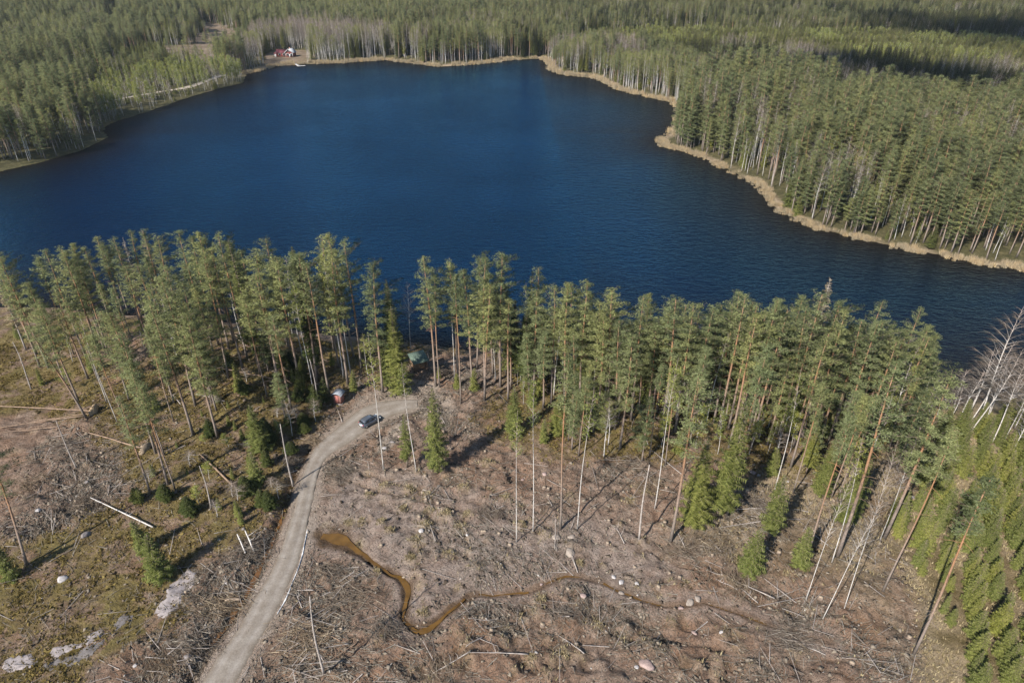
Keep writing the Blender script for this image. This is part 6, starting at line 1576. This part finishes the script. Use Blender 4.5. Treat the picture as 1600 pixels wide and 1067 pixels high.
for wx, wy, wz, ww_, wh in ((-.4, -3.42, 1.0, 1.5, 1.6), (2.4, -3.42, 1.0, 1.3, 1.6), (-7.6, -1.82, 1.0, 1.5, 1.3), (-4.2, -1.82, 1.0, 1.5, 1.3), (.95, -3.42, 3.7, .8, .9)):
    b = MB(); b.box(wx - .15, wx + ww_ + .15, wy - .05, wy + .01, wz - .15, wz + wh + .15); wo = obj('window', b.mesh('window', [cwhite]), cot)
    b = MB(); b.box(wx, wx + ww_, wy - .075, wy - .052, wz, wz + wh); obj('pane', b.mesh('pane', [glass]), wo)
b = MB(); b.box(1.25, 2.15, -3.47, -3.405, 0, 2.1); obj('door', b.mesh('door', [cwhite]), cot)
b = MB(); b.box(-1.5, 4.2, -5.2, -3.42, -.6, .12); obj('porch', b.mesh('porch', [brownwood]), cot)
wx_, wy_ = [float(q) for q in ground(432.5, 88.5)]
shed = thing('garden_shed', (wx_, wy_, float(ground_z(wx_, wy_))), 'tiny white-sided shed standing left of the red cottage', 'shed', None, .1)
b = MB(); b.box(-1.3, 1.3, -1.1, 1.1, -1, 2.1); obj('wall', b.mesh('wall', [cwhite]), shed)
b = MB(); prism(b, -1.3, 1.3, -1.1, 1.1, 2.1, 2.9, .1, 'x', .25); obj('roof', b.mesh('roof', [croof]), shed)
b = MB(); b.box(.3, 1.1, -1.16, -1.105, 0, 1.8); obj('door', b.mesh('door', [cred]), shed)
jx, jy = [float(q) for q in at_z(461, 99.5, .5)]; jx2, jy2 = [float(q) for q in at_z(466.5, 103.2, .5)]
jl = math.hypot(jx2 - jx, jy2 - jy); ja = math.atan2(jy2 - jy, jx2 - jx)
jet = thing('jetty', (jx, jy, 0), 'pale wooden jetty reaching into the lake below the red cottage', 'jetty', None, ja)
greyplank = simple('silvery planks', (.40, .38, .36), .85, .15, .15, 1.2)
n_ = int(jl / .55)
for q in range(n_):
    b = MB(); b.box(q * .55, q * .55 + .51, -1.0, 1.0, .5, .58 + .01 * (q % 3)); obj('plank', b.mesh('plank', [greyplank]), jet)
for q in range(7):
    b = MB(); b.box(jl + .1, jl + 2.6, -1.0 + q * .8, -.26 + q * .8, .5, .58 + .01 * (q % 2)); obj('plank', b.mesh('plank', [greyplank]), jet)
for x in np.arange(1, jl + 2, 3.0):
    for y in (-.85, .85):
        b = MB(); b.tube([(x, y, -2.5), (x, y, .5)], [.10, .10], 6, 0); obj('pile', b.mesh('pile', [brownwood]), jet)

# ------------------------------------------------------------------ fair-weather clouds behind the camera: their shade lies in bands over the far forest
cloud_m, cnt, cb_ = mat('cloud', 1.0, 0.0); cb_.inputs['Base Color'].default_value = (.85, .86, .88, 1)
def cloud(cx, cy, L, W, ang, label, h=2600.0):
    """cx, cy: the middle of its shade on the ground"""
    ox, oy = math.sin(_az) * h / math.tan(math.radians(SUN_EL)), math.cos(_az) * h / math.tan(math.radians(SUN_EL))
    mb = MB(); V_, F_ = ICO
    for q in range(26):
        t = rng.random() * 2 - 1; u = (rng.random() * 2 - 1) * math.sqrt(max(0, 1 - t * t))
        r = (.16 + .22 * rng.random()) * W * (1.15 - abs(t) * .7)
        p = np.array([t * L / 2 * math.cos(ang) - u * W / 2 * math.sin(ang), t * L / 2 * math.sin(ang) + u * W / 2 * math.cos(ang), r * .3 + rng.random() * W * .18])
        mb.add(V_ * r * (1 + .12 * rng.normal(size=(len(V_), 1))) * np.array([1.2, 1.2, .7]) + p, F_, 0)
    o = obj('cloud', mb.mesh('cloud', [cloud_m], True), None, (cx + ox, cy + oy, h))
    return tag(o, label, kind='structure')
cloud(235, 440, 360, 62, math.radians(-47), 'long white cloud high behind the viewpoint')
cloud(425, 625, 330, 70, math.radians(-54), 'second white cloud high behind the viewpoint')

# ------------------------------------------------------------------ thin spring haze over the lake and the forest
hb = MB(); hb.box(-9500, 9500, -3500, 14500, -5.0, 96.0)
hm = bpy.data.materials.new('haze'); hm.use_nodes = True; hn = hm.node_tree
hn.nodes.remove(hn.nodes['Principled BSDF'])
pv = hn.nodes.new('ShaderNodeVolumePrincipled'); pv.inputs['Color'].default_value = (.80, .87, .95, 1); pv.inputs['Density'].default_value = 0.00005; pv.inputs['Anisotropy'].default_value = 0.2
hn.links.new(pv.outputs[0], hn.nodes['Material Output'].inputs['Volume'])
tag(obj('haze', hb.mesh('haze', [hm])), 'thin pale haze in the air over the lake and forest', kind='stuff')
